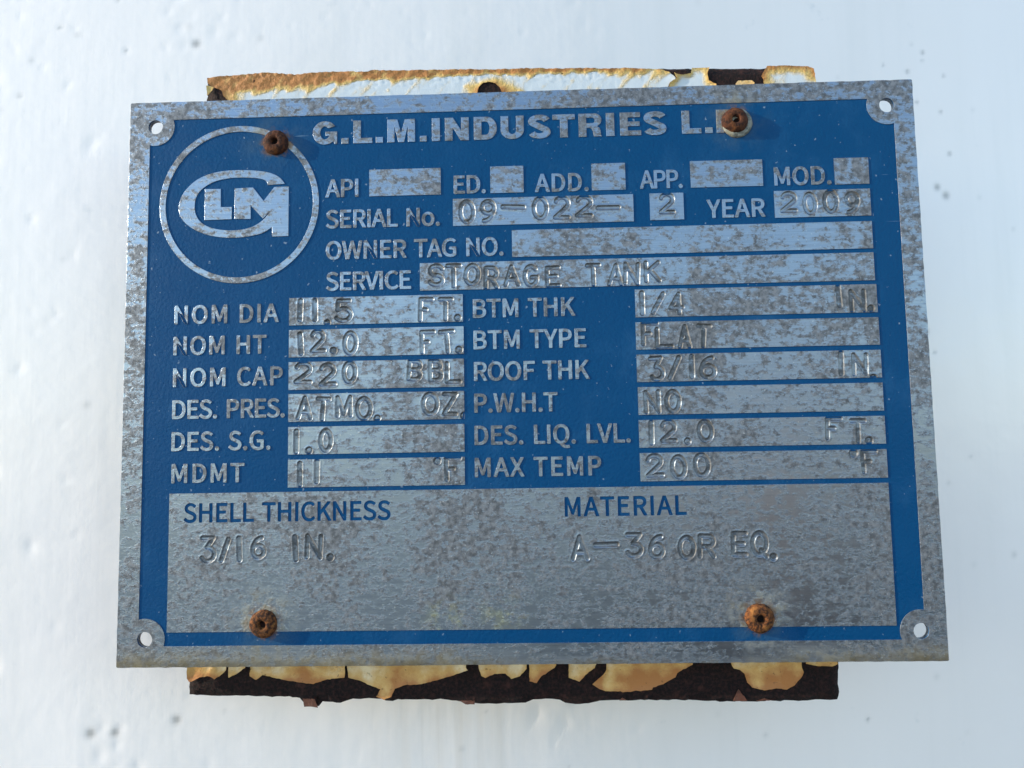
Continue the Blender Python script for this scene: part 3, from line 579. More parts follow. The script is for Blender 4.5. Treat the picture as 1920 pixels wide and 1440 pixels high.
# ------------------------------------------------------------------ sheets with ragged outlines (bracket, paint flakes)
def seg_dist(P, poly):
    A = np.asarray(poly, float)
    B = np.roll(A, -1, 0)
    out = np.full(len(P), 1e9)
    for a, b in zip(A, B):
        d = b - a
        t = np.clip(((P - a) @ d) / max(d @ d, 1e-9), 0, 1)
        out = np.minimum(out, np.linalg.norm(P - (a + t[:, None] * d), axis=1))
    return out


def inside(P, poly):
    A = np.asarray(poly, float)
    B = np.roll(A, -1, 0)
    c = np.zeros(len(P), bool)
    for (x1, y1), (x2, y2) in zip(A, B):
        k = (y1 > P[:, 1]) != (y2 > P[:, 1])
        xs = (x2 - x1) * (P[:, 1] - y1) / (y2 - y1 if y2 != y1 else 1e-9) + x1
        c ^= k & (P[:, 0] < xs)
    return c


def ragged(poly, step, amp):
    out = []
    n = len(poly)
    for i in range(n):
        a, b = np.array(poly[i]), np.array(poly[(i + 1) % n])
        L = np.linalg.norm(b - a)
        k = max(1, int(L / step))
        nrm = np.array([-(b - a)[1], (b - a)[0]]) / max(L, 1e-6)
        for j in range(k):
            q = a + (b - a) * j / k
            if j:
                q = q + nrm * random.gauss(0, amp)
            out.append(tuple(q))
    return out


def sheet(name, outline, step, yfun, thick):
    """solid sheet with an irregular outline in the plate's plane; yfun(x, z, edge distance) gives the front face"""
    P = np.asarray(outline, float)
    n = len(P)
    gx = np.arange(P[:, 0].min(), P[:, 0].max(), step)
    gz = np.arange(P[:, 1].min(), P[:, 1].max(), step)
    G = np.stack(np.meshgrid(gx, gz), -1).reshape(-1, 2)
    G = G + rng.uniform(-0.3, 0.3, G.shape) * step
    if len(G):
        G = G[inside(G, P)]
    if len(G):
        G = G[seg_dist(G, P) > step * 0.45]
    pts = [Vector(p) for p in P] + [Vector(p) for p in G]
    edges = [(i, (i + 1) % n) for i in range(n)]
    v, e, f, vo, eo, fo = delaunay_2d_cdt(pts, edges, [list(range(n))], 1, 1e-5)
    v = np.array([(q.x, q.y) for q in v])
    d = seg_dist(v, P)
    y = yfun(v[:, 0], v[:, 1], d)
    m = len(v)
    front = np.stack([v[:, 0], y, v[:, 1]], -1)
    back = front + np.array([0, thick, 0])
    faces = []
    cnt = {}
    for t in f:
        t = list(t)
        a, b, c = v[t[0]], v[t[1]], v[t[2]]
        if (b[0] - a[0]) * (c[1] - a[1]) - (b[1] - a[1]) * (c[0] - a[0]) < 0:
            t.reverse()
        faces.append(t)
        faces.append([q + m for q in reversed(t)])
        for i in range(len(t)):
            k = (t[i], t[(i + 1) % len(t)])
            cnt[k] = 1
    for (a, b) in cnt:
        if (b, a) not in cnt:
            faces.append([b, a, a + m, b + m])
    me = mesh_np(name, np.concatenate([front, back]), faces)
    me.set_sharp_from_angle(angle=0.6)
    return me, v, d, m


def set_stain(me, front_vals):
    at = me.attributes.new('stain', 'FLOAT', 'POINT')
    at.data.foreach_set('value', np.concatenate([front_vals, front_vals]).astype(np.float32))


# ------------------------------------------------------------------ mounting bracket
bracket = empty('mounting_bracket')
tag(bracket, 'dark rusted steel bracket with peeling white and tan paint behind the blue nameplate', 'bracket')
YB = 5.4                        # front of the bracket, a few millimetres behind the plate
bme, bv, bd, bn = sheet('back_plate', ragged(BRACKET, 0.9, 0.07), 1.6,
                        lambda x, z, d: YB + 0.05 * np.sin(x * 1.7 + z) + 0.05 * np.sin(z * 2.9 - x * 0.8) + 0.9 * np.clip(1 - d / 0.8, 0, 1) ** 2, 4.5)
link_mesh('back_plate', bme, M_RUST, bracket)
sb = bmesh.new()
bmesh.ops.create_cube(sb, size=1.0, matrix=Matrix.Translation((0, 24.0 * MM, 0)) @ Matrix.Diagonal((30 * MM, 30 * MM, 24 * MM, 1)))
bmesh.ops.bevel(sb, geom=sb.edges[:], offset=2 * MM, segments=2, affect='EDGES')
sme = bpy.data.meshes.new('standoff')
sb.to_mesh(sme)
link_mesh('standoff', sme, M_RUST, bracket)

F_MAT = {'tan': M_TAN, 'brown': M_BROWN, 'top': M_WHITE, 'flap': M_WHITE, 'block': M_WHITE, 'pale': M_TAN}
F_LAB = {'tan': 'tan rust-stained paint remnant', 'brown': 'small reddish brown paint remnant', 'top': 'long white paint film, orange with rust along its top edge',
         'flap': 'lifted yellowed paint flap', 'block': 'yellow and white paint patch at the bracket corner', 'pale': 'small pale paint remnant'}
HOLE_X, HOLE_Z = -5.7, 71.8      # bolt hole in the bracket behind the plate's top edge
for kind, poly in FLAKES:
    lift = {'flap': 0.55, 'brown': 0.06, 'top': 0.18, 'block': 0.30}.get(kind, 0.32)
    ph = random.uniform(0, 6)

    def yf(x, z, d, lift=lift, ph=ph, kind=kind):
        side = np.clip(np.abs(z) - 70.3, 0, 3) / 3          # only the part beyond the plate may curl forward
        w = np.sin(x * 0.45 + ph) * 0.5 + 0.6
        y = YB - (0.30 if kind == 'brown' else 0.15) - lift * np.clip(1 - d / 1.5, 0, 1) ** 1.6 * w * np.clip(side * 2, 0, 1)
        if kind == 'top':
            y = y - 0.16 * np.sin(x * 2.3 + np.sin(z * 1.9) * 1.4) * np.clip((z - 75.5) / 3, 0, 1) * np.sin(z * 3.1 + x)
        return y
    me, v, d, m = sheet('paint_flake', ragged(poly, 0.55, 0.05), 0.6, yf, 0.14)
    x, z = v[:, 0], v[:, 1]
    wob = 0.5 * np.sin(x * 0.21 + 1) + 0.3 * np.sin(x * 0.53) + 0.25 * np.sin(x * 1.37 + 2)
    if kind == 'top':
        reach = np.interp(x, [-76, -70, -45, -30, -10, 5, 30, 42], [2.8, 2.3, 1.4, 0.75, 0.55, 0.9, 2.2, 3.2]) + 1.0 * wob
        topz = np.interp(x, [-76, -60, -40, -10, 42], [76.8, 78.0, 78.9, 79.2, 79.4])
        st = np.clip(1.0 - 0.85 * (topz - z) / np.maximum(reach, 0.4), 0, 1.1)
        st = st + 0.16 * np.sin(x * 0.9 + 2 * np.sin(z * 0.7)) + 0.12 * np.sin(x * 2.1 - z * 1.7)
        st = np.maximum(st, 2.0 - np.hypot((x - HOLE_X) / 1.25, z - HOLE_Z) / 3.8)
        st = np.maximum(st, 0.85 - (x + 77) / 9)
    elif kind == 'flap':
        st = 0.75 - d * 0.35
    elif kind == 'block':
        st = np.clip(0.95 - d / 3.0, 0, 1) * np.clip((z - 72.5) / 4, 0.1, 1) + 0.15
    elif kind == 'tan':
        low = np.clip((-70.5 - z) / 6.0, 0, 1)
        st = 0.14 + 0.72 * low * (0.75 + 0.4 * wob + 0.25 * (x > 15)) + 0.25 * np.clip(1 - d / 1.2, 0, 1) * low + 0.12 * wob
    else:
        st = 0.3 + 0 * x
    set_stain(me, st)
    link_mesh('paint_flake', me, F_MAT[kind], bracket, F_LAB[kind])


# ------------------------------------------------------------------ nameplate: relief from outlines
RELIEF = 0.15
BEV = 0.05


def loop_curve(loops, bez=()):
    cu = bpy.data.curves.new('relief', 'CURVE')
    cu.dimensions = '2D'
    cu.fill_mode = 'BOTH'
    cu.resolution_u = 6
    for lp in loops:
        sp = cu.splines.new('POLY')
        sp.points.add(len(lp) - 1)
        sp.points.foreach_set('co', np.array([(x, y, 0, 1) for x, y in lp], np.float32).ravel())
        sp.use_cyclic_u = True
    for bz in bez:
        sp = cu.splines.new('BEZIER')
        sp.bezier_points.add(len(bz) - 1)
        for bp, (x, y, lx, ly, rx, ry) in zip(sp.bezier_points, bz):
            bp.handle_left_type = bp.handle_right_type = 'FREE'
            bp.co = (x, y, 0)
            bp.handle_left = (lx, ly, 0)
            bp.handle_right = (rx, ry, 0)
        sp.use_cyclic_u = True
    return cu


def relief_mesh(name, loops=(), bez=(), bold=0.0, top=0.0, depth=RELIEF, bevel=BEV):
    """solid letter or frame standing on the plate: outlines in mm (x, z), front face at y = top"""
    K = 20.0                                             # outlines are filled at a larger scale round their own centre
    ox = (loops[0][0][0] if loops else bez[0][0][0])
    oz = (loops[0][0][1] if loops else bez[0][0][1])
    cu = loop_curve([[((x - ox) * K, (z - oz) * K) for x, z in lp] for lp in loops],
                    [[tuple((q - (ox, oz)[i % 2]) * K for i, q in enumerate(p)) for p in bz] for bz in bez])
    cu.bevel_depth = bevel * K
    cu.bevel_resolution = 1
    cu.offset = (bold - bevel) * K
    cu.extrude = max(depth / 2 - bevel, 0.0) * K
    o = bpy.data.objects.new('tmp', cu)
    C.objects.link(o)
    dg = bpy.context.evaluated_depsgraph_get()
    me = bpy.data.meshes.new_from_object(o.evaluated_get(dg))
    me.name = name
    bpy.data.objects.remove(o)
    me.transform(Matrix.Translation((0, (top + depth / 2) * MM, 0)) @ Matrix(((MM / K, 0, 0, ox * MM), (0, 0, -MM / K, 0), (0, MM / K, 0, oz * MM), (0, 0, 0, 1))))
    me.polygons.foreach_set('use_smooth', [False] * len(me.polygons))
    me.update()
    return me


def arc(cx, cy, rx, ry, a0, a1, n):
    return [(cx + rx * math.cos(math.radians(a0 + (a1 - a0) * i / n)), cy + ry * math.sin(math.radians(a0 + (a1 - a0) * i / n))) for i in range(n + 1)]


HOLES = [(-93.3, 64.75), (93.35, 64.8), (94.0, -64.35), (-93.1, -64.7)]
HR = 1.85
plate = empty('nameplate')
tag(plate, 'blue and silver metal data plate with raised and stamped lettering, riveted to rusty bracket', 'nameplate')
OUT = [(-99.95, -71.3), (99.95, -71.3), (99.98, 71.3), (-99.95, 71.3)]


def rounded(p, r):
    (x0, y0), (x1, y1) = p[0], p[2]
    return (arc(x1 - r, y1 - r, r, r, 0, 90, 3) + arc(x0 + r, y1 - r, r, r, 90, 180, 3)
            + arc(x0 + r, y0 + r, r, r, 180, 270, 3) + arc(x1 - r, y0 + r, r, r, 270, 360, 3))


def circ(c, r, n=40):
    return [(c[0] + r * math.cos(2 * math.pi * i / n), c[1] + r * math.sin(2 * math.pi * i / n)) for i in range(n)]


def rect(x0, x1, z0, z1, g=0.35):
    return [(x0 + g, z0 + g), (x1 - g, z0 + g), (x1 - g, z1 - g), (x0 + g, z1 - g)]


PX0, PX1, PZ0, PZ1, PZM = -87.65, 88.26, -63.04, -29.39, -38.35
pockets = [rect(*bx[1:5]) for bx in BOXES] + [rect(PX0, PX1, PZ0, PZM)]      # the metal fields sit in the painted layer
base = relief_mesh('plate', [rounded([(-99.9, -71.25), 0, (99.9, 71.25)], 0.3)] + [circ(h, HR + 0.05) for h in HOLES] + pockets, top=RELIEF - 0.02, depth=0.4, bevel=0.0)
back = relief_mesh('backing', [rounded([(-99.94, -71.29), 0, (99.94, 71.29)], 0.3)] + [circ(h, HR + 0.03) for h in HOLES], top=RELIEF + 0.379, depth=1.0, bevel=0.02)
link_mesh('backing', back, M_ALU, plate)
link_mesh('plate', base, M_BLUE, plate)
ER = 5.0
xl, xr, zt, zb = -94.67, 94.92, 66.55, -66.33
(h0, h1, h2, h3) = HOLES


def corner(h, sx, sz):                 # eyelet: where its circle meets the two edges of the blue field
    ex = xl if sx < 0 else xr
    ez = zt if sz > 0 else zb
    px = h[0] - sx * math.sqrt(ER ** 2 - (ez - h[1]) ** 2)
    pz = h[1] - sz * math.sqrt(ER ** 2 - (ex - h[0]) ** 2)
    a0 = math.degrees(math.atan2(ez - h[1], px - h[0]))
    a1 = math.degrees(math.atan2(pz - h[1], ex - h[0]))
    return a0, a1


def corner_arc(h, sx, sz, horizontal_first):
    a0, a1 = corner(h, sx, sz)
    if not horizontal_first:
        a0, a1 = a1, a0
    mid = math.degrees(math.atan2(-sz, -sx))
    def unwrap(a):
        while a - mid > 180: a -= 360
        while a - mid < -180: a += 360
        return a
    return arc(h[0], h[1], ER, ER, unwrap(a0), unwrap(a1), 16)


inner = (corner_arc(h1, 1, 1, True) + corner_arc(h2, 1, -1, False) + corner_arc(h3, -1, -1, True) + corner_arc(h0, -1, 1, False))
border = relief_mesh('border', [ragged(rounded([(-99.97, -71.33), 0, (99.97, 71.33)], 0.35), 1.7, 0.035), inner] + [circ(h, HR) for h in HOLES], depth=RELIEF + 0.02, bevel=0.04)
link_mesh('border', border, M_ALU, plate, 'weathered silver border with an eyelet in each corner')

# emblem
emblem = empty('emblem', plate)
emblem['label'] = 'round raised emblem with interlocked letters inside a thin ring'
link_mesh('ring', relief_mesh('ring', [circ((-71.15, 43.8), 20.6, 96), circ((-71.15, 43.8), 19.05, 96)]), M_ALU, emblem)
link_mesh('letter', relief_mesh('letter', [LOGO_L]), M_ALU, emblem)


def catmull(p, n=6):
    out = []
    q = [p[0]] + list(p) + [p[-1]]
    for i in range(1, len(q) - 2):
        a, b, c, d = map(np.array, q[i - 1:i + 3])
        for k in range(n):
            t = k / n
            out.append(tuple(0.5 * (2 * b + (c - a) * t + (2 * a - 5 * b + 4 * c - d) * t * t + (3 * b - a - 3 * c + d) * t ** 3)))
    return out + [tuple(p[-1])]


lg = []
for kind, pts in LOGO_G:
    lg += catmull(pts) if kind == 's' else list(pts)
link_mesh('letter', relief_mesh('letter', [lg], bevel=0.05), M_ALU, emblem)


def contours(F, xs, zs):
    """closed zero contours of a field on a grid (marching squares)"""
    seg = {}
    nz, nx = F.shape

    def cut(i, j, e):                      # crossing on an edge of the grid, keyed so that neighbours share it
        if e == 'h':
            a, b = F[i, j], F[i, j + 1]
            return (xs[j] + (xs[j + 1] - xs[j]) * a / (a - b), zs[i])
        a, b = F[i, j], F[i + 1, j]
        return (xs[j], zs[i] + (zs[i + 1] - zs[i]) * a / (a - b))
    S = F > 0
    for i in range(nz - 1):
        for j in range(nx - 1):
            c = [S[i, j], S[i, j + 1], S[i + 1, j + 1], S[i + 1, j]]
            if all(c) or not any(c):
                continue
            ed = [(i, j, 'h'), (i, j + 1, 'v'), (i + 1, j, 'h'), (i, j, 'v')]
            hit = [k for k in range(4) if c[k] != c[(k + 1) % 4]]
            prs = [(hit[0], hit[1])] if len(hit) == 2 else ([(3, 0), (1, 2)] if c[0] else [(0, 1), (2, 3)])
            for a, b in prs:
                seg.setdefault(ed[a], []).append(ed[b])
                seg.setdefault(ed[b], []).append(ed[a])
    loops = []
    left = set(seg)
    while left:
        st = left.pop()
        lp = [st]
        prev, cur = None, st
        while True:
            nx_ = [q for q in seg[cur] if q != prev]
            if not nx_ or nx_[0] == st:
                break
            prev, cur = cur, nx_[0]
            if cur not in left:
                break
            left.discard(cur)
            lp.append(cur)
        if len(lp) > 5:
            loops.append([cut(*q) for q in lp])
    return loops


def simplify(lp, tol):
    P = np.array(lp)

    def rdp(i, j):
        if j <= i + 1:
            return []
        a, b = P[i], P[j]
        d = b - a
        L = np.linalg.norm(d)
        q = P[i + 1:j] - a
        e = np.abs(q[:, 0] * d[1] - q[:, 1] * d[0]) / L if L > 1e-9 else np.linalg.norm(q, axis=1)
        k = int(e.argmax())
        if e[k] < tol:
            return []
        k += i + 1
        return rdp(i, k) + [k] + rdp(k, j)
    far = int(np.linalg.norm(P - P[0], axis=1).argmax())
    ids = [0] + rdp(0, far) + [far] + rdp(far, len(P) - 1) + [len(P) - 1]
    return [tuple(P[i]) for i in ids]


# heading: wide heavy sans letters drawn here
def stroke(pts, wh, wv):
    P = np.array(pts)
    T = np.gradient(P, axis=0)
    T /= np.linalg.norm(T, axis=1)[:, None]
    N = np.stack([-T[:, 1], T[:, 0]], -1)
    w = (wh + (wv - wh) * np.abs(T[:, 1]) ** 1.2)[:, None] / 2
    return [tuple(q) for q in P + N * w] + [tuple(q) for q in (P - N * w)[::-1]]


def brush(pts, wh, wv):
    """outline of a flat-ended pen stroke whose width follows its direction"""
    P = np.array(pts)
    lo, hi = P.min(0) - 1.6, P.max(0) + 1.6
    xs, zs = np.arange(lo[0], hi[0], 0.075), np.arange(lo[1], hi[1], 0.075)
    X, Z = np.meshgrid(xs, zs)
    Q = np.stack([X, Z], -1).reshape(-1, 2)
    f = np.full(len(Q), -9.0)
    n = len(P) - 1
    for i in range(n):
        a, b = P[i], P[i + 1]
        ab = b - a
        L = np.linalg.norm(ab)
        if L < 1e-6:
            continue
        t = ((Q - a) @ ab) / L
        d = np.linalg.norm(Q - a - np.clip(t, 0, L)[:, None] * ab / L, axis=1)
        v = (wh + (wv - wh) * abs(ab[1] / L) ** 1.2) / 2 - d
        if i == 0:
            v = np.where(t < 0, np.minimum(v, t), v)
        if i == n - 1:
            v = np.where(t > L, np.minimum(v, L - t), v)
        f = np.maximum(f, v)
    for end, nb in ((P[0], P[2]), (P[-1], P[-3])):        # square the two ends off
        dirn = (nb - end) / np.linalg.norm(nb - end)
        t = (Q - end) @ dirn
        close = np.linalg.norm(Q - end, axis=1) < 1.15
        f = np.where(close & (t < 0), np.minimum(f, t), f)
    return [simplify(l, 0.012) for l in contours((f + 1e-5).reshape(X.shape), xs, zs)]


def heavy(c, w, h):
    v, b = 1.95, 1.32
    if c == 'I': return [[(0, 0), (w, 0), (w, h), (0, h)]]
    if c == '.': return [[(0, 0), (w, 0), (w, 1.55), (0, 1.55)]]
    if c == 'L': return [[(0, 0), (w, 0), (w, 1.45), (v, 1.45), (v, h), (0, h)]]
    if c == 'T': return [[(w / 2 - v / 2, 0), (w / 2 + v / 2, 0), (w / 2 + v / 2, h - 1.4), (w, h - 1.4), (w, h), (0, h), (0, h - 1.4), (w / 2 - v / 2, h - 1.4)]]
    if c == 'E': return [[(0, 0), (w, 0), (w, b), (v, b), (v, 2.42), (w * .94, 2.42), (w * .94, 3.66), (v, 3.66), (v, h - b), (w * .97, h - b), (w * .97, h), (0, h)]]
    if c == 'M': return [[(0, 0), (w * .26, 0), (w * .26, h * .70), (w * .40, 0), (w * .60, 0), (w * .74, h * .70), (w * .74, 0), (w, 0), (w, h), (w * .635, h), (w * .5, h * .40), (w * .365, h), (0, h)]]
    if c == 'N': return [[(0, 0), (w * .32, 0), (w * .32, h * .57), (w * .66, 0), (w, 0), (w, h), (w * .68, h), (w * .68, h * .43), (w * .34, h), (0, h)]]
    if c == 'D':
        r = h / 2
        return [[(0, 0)] + arc(w - 2.75, r, 2.75, r, -90, 90, 18) + [(0, h)],
                [(v, b)] + arc(w - 2.75 - .1, r, 1.0, r - b, -90, 90, 14) + [(v, h - b)]]
    if c == 'U':
        return [[(0, h)] + arc(w / 2, 2.3, w / 2, 2.35, 180, 360, 20) + [(w, h), (w - v, h)] + arc(w / 2, 2.4, w / 2 - v, 1.1, 360, 180, 14) + [(v, h)]]
    if c in 'RP':
        q = 1.75
        outer = [(0, 0), (v, 0), (v, h * .38)]
        if c == 'R':
            outer += [(w * .46, h * .38), (w * .56, h * .34), (w * .61, h * .24), (w * .64, h * .06), (w * .67, 0), (w * 1.0, 0), (w * 1.0, .12), (w * .96, .35), (w * .95, h * .26), (w * .90, h * .38), (w * .80, h * .44)]
            outer += arc(w - 1.75, h * .72, 1.72, h * .28, -50, 90, 12) + [(0, h)]
        else:
            outer += arc(w - 1.9, h * .69, 1.9, h * .31, -90, 90, 14) + [(0, h)]
        return [outer, [(v, h * .585)] + arc(w - 2.35, h * .70, .62, h * .115, -90, 90, 8) + [(v, h * .815)]]
    if c == 'G':
        r = h / 2 + .08
        o = arc(w / 2, h / 2, w / 2, r, 33, 318, 34)
        i = arc(w / 2, h / 2, w / 2 - 1.95, r - 1.42, 322, 44, 26)
        return [o + [(w - .85, .62), (w - .72, 0), (w, 0), (w, h * .55), (w * .52, h * .55), (w * .52, h * .365), (w * .70, h * .365)] + i]
    if c == 'S':
        hw, bw = .86, .68
        top = arc(w / 2, h * .735, w / 2 - hw - .02, h * .265 - bw + .08, 12, 225, 18)
        bot = arc(w / 2, h * .265, w / 2 - hw, h * .265 - bw + .08, 45, -168, 18)
        return brush(catmull(top + bot, 3), 1.40, 1.80)


heading = empty('heading', plate)
heading['label'] = 'heavy raised company name along the top'
for c, a, b in HEADING:
    w = b - a
    z0 = 58.84
    loops = [[(a + x, z0 + y) for x, y in lp] for lp in heavy(c, w, 6.08)]
    link_mesh('letter', relief_mesh('letter', loops, bevel=0.06), M_ALU, heading)


# field captions: humanist sans outlines (beziers, 1/1000 em) set to the measured widths
def glyph(ch):
    adv, s = GLYPHS[ch]
    out = []
    for sp in s.split('|'):
        pts = []
        for p in sp.split(';'):
            x, y, a, b, c, d = map(float, p.split())
            pts.append((x, y, x + a, y + b, x + c, y + d))
        out.append(pts)
    return adv, out


def bez_poly(bz, n=7):
    out = []
    for i in range(len(bz)):
        a, b = bz[i], bz[(i + 1) % len(bz)]
        p0, p1, p2, p3 = (np.array(q) for q in (a[0:2], a[4:6], b[2:4], b[0:2]))
        straight = abs(np.cross(p3 - p0, p1 - p0)) + abs(np.cross(p3 - p0, p2 - p0)) < 30
        m = 1 if straight else n
        for k in range(m):
            t = k / m
            out.append(tuple((1 - t) ** 3 * p0 + 3 * (1 - t) ** 2 * t * p1 + 3 * (1 - t) * t * t * p2 + t ** 3 * p3))
    return out


BOLD_CACHE = {}


def bold_glyph(ch, grow):
    """outline of a glyph grown evenly by some 1/1000 em"""
    key = (ch, round(grow, 1))
    if key not in BOLD_CACHE:
        adv, sp = glyph(ch)
        polys = [bez_poly(s) for s in sp]
        A = np.concatenate([np.array(p) for p in polys])
        xs = np.arange(A[:, 0].min() - grow - 6, A[:, 0].max() + grow + 9, 3.1)
        zs = np.arange(A[:, 1].min() - grow - 6, A[:, 1].max() + grow + 9, 3.1)
        X, Z = np.meshgrid(xs, zs)
        P = np.stack([X, Z], -1).reshape(-1, 2)
        ins = np.zeros(len(P), bool)
        d = np.full(len(P), 1e9)
        for p in polys:
            ins ^= inside(P, p)
            d = np.minimum(d, seg_dist(P, p))
        f = np.where(ins, d, -d) + grow + 1e-4
        BOLD_CACHE[key] = (adv, [simplify(l, 0.45) for l in contours(f.reshape(X.shape), xs, zs)])
    return BOLD_CACHE[key]


def set_text(text, x0, x1, z0, cap, bold):
    """positions every glyph so that the line runs from x0 to x1"""
    k = cap / CAP
    glyphs = []
    pen = 0.0
    space = 112.0
    for ch in text:
        if ch == ' ':
            pen += space
            continue
        adv, sp = bold_glyph(ch, bold / k)
        xs = [p[0] for s in sp for p in s]
        glyphs.append((ch, pen, min(xs), max(xs), sp))
        pen += adv
    n = len(glyphs)
    lo = glyphs[0][1] + glyphs[0][2]
    hi = glyphs[-1][1] + glyphs[-1][3]
    want = (x1 - x0) / k
    sx = 0.97
    track = (want - (hi - lo) * sx) / max(1, n - 1 + 0.0)
    if abs(track) > 22:
        t2 = math.copysign(22, track)
        sx = (want - t2 * (n - 1)) / (hi - lo)
        track = t2
    out = []
    for i, (ch, pen, a, b, sp) in enumerate(glyphs):
        ox = x0 + k * ((pen - lo) * sx + track * i)
        out.append((ch, [[(ox + p[0] * k * sx, z0 + p[1] * k) for p in s] for s in sp]))
    return out


for text, x0, x1, z0, cap in LABELS:
    cap = 4.72
    t = empty('field_caption', plate)
    t['label'] = 'raised silver caption reading %s' % text
    for ch, bz in set_text(text, x0, x1, z0 + 0.12, cap - 0.24, 0.15):
        link_mesh('letter', relief_mesh('letter', bz, bevel=0.04), M_ALU, t)


# ------------------------------------------------------------------ stamped characters: grooves struck into the metal
def ell(cx, cy, rx, ry, a0=0, a1=360, n=28):
    return arc(cx, cy, rx, ry, a0, a1, n)


STROKES = {
    '0': [ell(.5, .5, .5, .5)], 'O': [ell(.5, .5, .5, .5)],
    '1': [[(.5, 0), (.5, 1)]], 'I': [[(.5, 0), (.5, 1)]],
    '2': [ell(.5, .71, .46, .29, 165, -38, 18) + [(0, 0), (1, 0)]],
    '3': [[(.02, 1), (.92, 1), (.42, .60)] + ell(.48, .30, .52, .30, 98, -150, 20)],
    '4': [[(.74, 0), (.74, 1), (0, .30), (1, .30)]],
    '5': [[(.92, 1), (.14, 1), (.08, .56)] + ell(.46, .31, .54, .31, 128, -150, 20)],
    '6': [ell(.85, .31, .85, .69, 92, 180, 14), ell(.5, .31, .5, .31)],
    '9': [ell(.15, .69, .85, .69, -88, 0, 14), ell(.5, .69, .5, .31)],
    '-': [[(0, .5), (1, .5)]], '/': [[(0, 0), (1, 1)]],
    'A': [[(0, 0), (.5, 1), (1, 0)], [(.2, .3), (.8, .3)]],
    'T': [[(0, 1), (1, 1)], [(.5, 1), (.5, 0)]],
    'M': [[(0, 0), (0.03, 1), (.5, .08), (.97, 1), (1, 0)]],
    'Z': [[(0, 1), (1, 1), (0, 0), (1, 0)]],
    'F': [[(0, 0), (0, 1), (1, 1)], [(0, .5), (.5, .5)]],
    'E': [[(1, 1), (0, 1), (0, 0), (1, 0)], [(0, .52), (.8, .52)]],
    'L': [[(0, 1), (0, 0), (1, 0)]],
    'B': [[(.6, .53), (0, .53), (0, 1)] + ell(.58, .765, .36, .235, 90, -90, 12) + ell(.6, .265, .40, .265, 90, -90, 12) + [(0, 0), (0, .53)]],
    'R': [[(0, 0), (0, 1)] + ell(.6, .74, .38, .26, 90, -90, 12) + [(0, .48)], [(.5, .48), (1, 0)]],
    'S': [ell(.5, .745, .47, .255, 25, 250, 16) + ell(.5, .255, .5, .255, 70, -155, 16)],
    'G': [ell(.5, .5, .5, .5, 42, 335, 24) + [(.97, .42), (.55, .42)]],
    'N': [[(0, 0), (0, 1), (1, 0), (1, 1)]],
    'K': [[(0, 0), (0, 1)], [(.95, 1), (.02, .45)], [(.3, .62), (1, 0)]],
    'Q': [ell(.5, .54, .5, .46), [(.6, .28), (1.0, 0)]],
}


def stamp_strokes(ch, x0, x1, z0, z1):
    """centre lines (mm) and half width of the groove of one struck character"""
    if ch in '.o':
        return None
    hw = {'1': .70, 'I': .70, '/': .64, '-': .64}.get(ch, .58)
    a0, a1, b0, b1 = x0 + hw * .85, x1 - hw * .85, z0 + hw * .85, z1 - hw * .85
    if ch in '1I':
        a0 = a1 = (x0 + x1) / 2
    if ch == '-':
        b0 = b1 = (z0 + z1) / 2
    ang = math.radians(random.gauss(0, 2.2))
    cx, cz = (a0 + a1) / 2, (b0 + b1) / 2
    out = []
    for s in STROKES[ch]:
        q = []
        for x, y in s:
            X, Z = a0 + (a1 - a0) * x - cx, b0 + (b1 - b0) * y - cz
            q.append((cx + X * math.cos(ang) - Z * math.sin(ang), cz + X * math.sin(ang) + Z * math.cos(ang)))
        out.append(np.array(q))
    return out, hw


def smooth01(t):
    t = np.clip(t, 0, 1)
    return t * t * (3 - 2 * t)


def stamp_field(X, Z, stamps):
    """depth below the face (mm, positive inwards) and nearest character for every grid point"""
    D = np.zeros_like(X)
    best = np.full(X.shape, 1e9)
    who = np.full(X.shape, -1)
    rim = np.zeros_like(X)
    for i, (ch, x0, x1, z0, z1) in enumerate(stamps):
        m = (X > x0 - 1.6) & (X < x1 + 1.6) & (Z > z0 - 1.6) & (Z < z1 + 1.6)
        if not m.any():
            continue
        x, z = X[m], Z[m]
        st = stamp_strokes(ch, x0, x1, z0, z1)
        if st is None:                                   # full stop / degree sign: round punch with a flat floor
            r = 0.5 * ((x1 - x0) + (z1 - z0)) / 2 * 0.92
            d = np.hypot(x - (x0 + x1) / 2, z - (z0 + z1) / 2)
            dep = 0.25 * smooth01((r - d) / 0.30) + 0.07 * smooth01((d - r * .1) / (r * .6)) * (d < r)
            e = d - r
        else:
            segs, hw = st
            d = np.full(x.shape, 1e9)
            P = np.stack([x, z], -1)
            for s in segs:
                for a, b in zip(s[:-1], s[1:]):
                    ab = b - a
                    t = np.clip(((P - a) @ ab) / max(ab @ ab, 1e-9), 0, 1)
                    d = np.minimum(d, np.linalg.norm(P - a - t[:, None] * ab, axis=1))
            deep = 0.24 * random.uniform(0.85, 1.15)
            dep = deep * smooth01((hw - d) / 0.27) + 0.03 * smooth01((hw * 0.5 - d) / (hw * 0.5))
            e = d - hw
        D[m] = np.maximum(D[m], dep)
        rim[m] = np.maximum(rim[m], 0.05 * np.exp(-((e - 0.12) / 0.22) ** 2) * (e > -0.2))
        bm = best[m]
        wm = who[m]
        k = e < bm
        bm[k] = e[k]
        wm[k] = i
        best[m] = bm
        who[m] = wm
    who[best > 0.75] = -1
    return D - rim * (D < 0.02), who


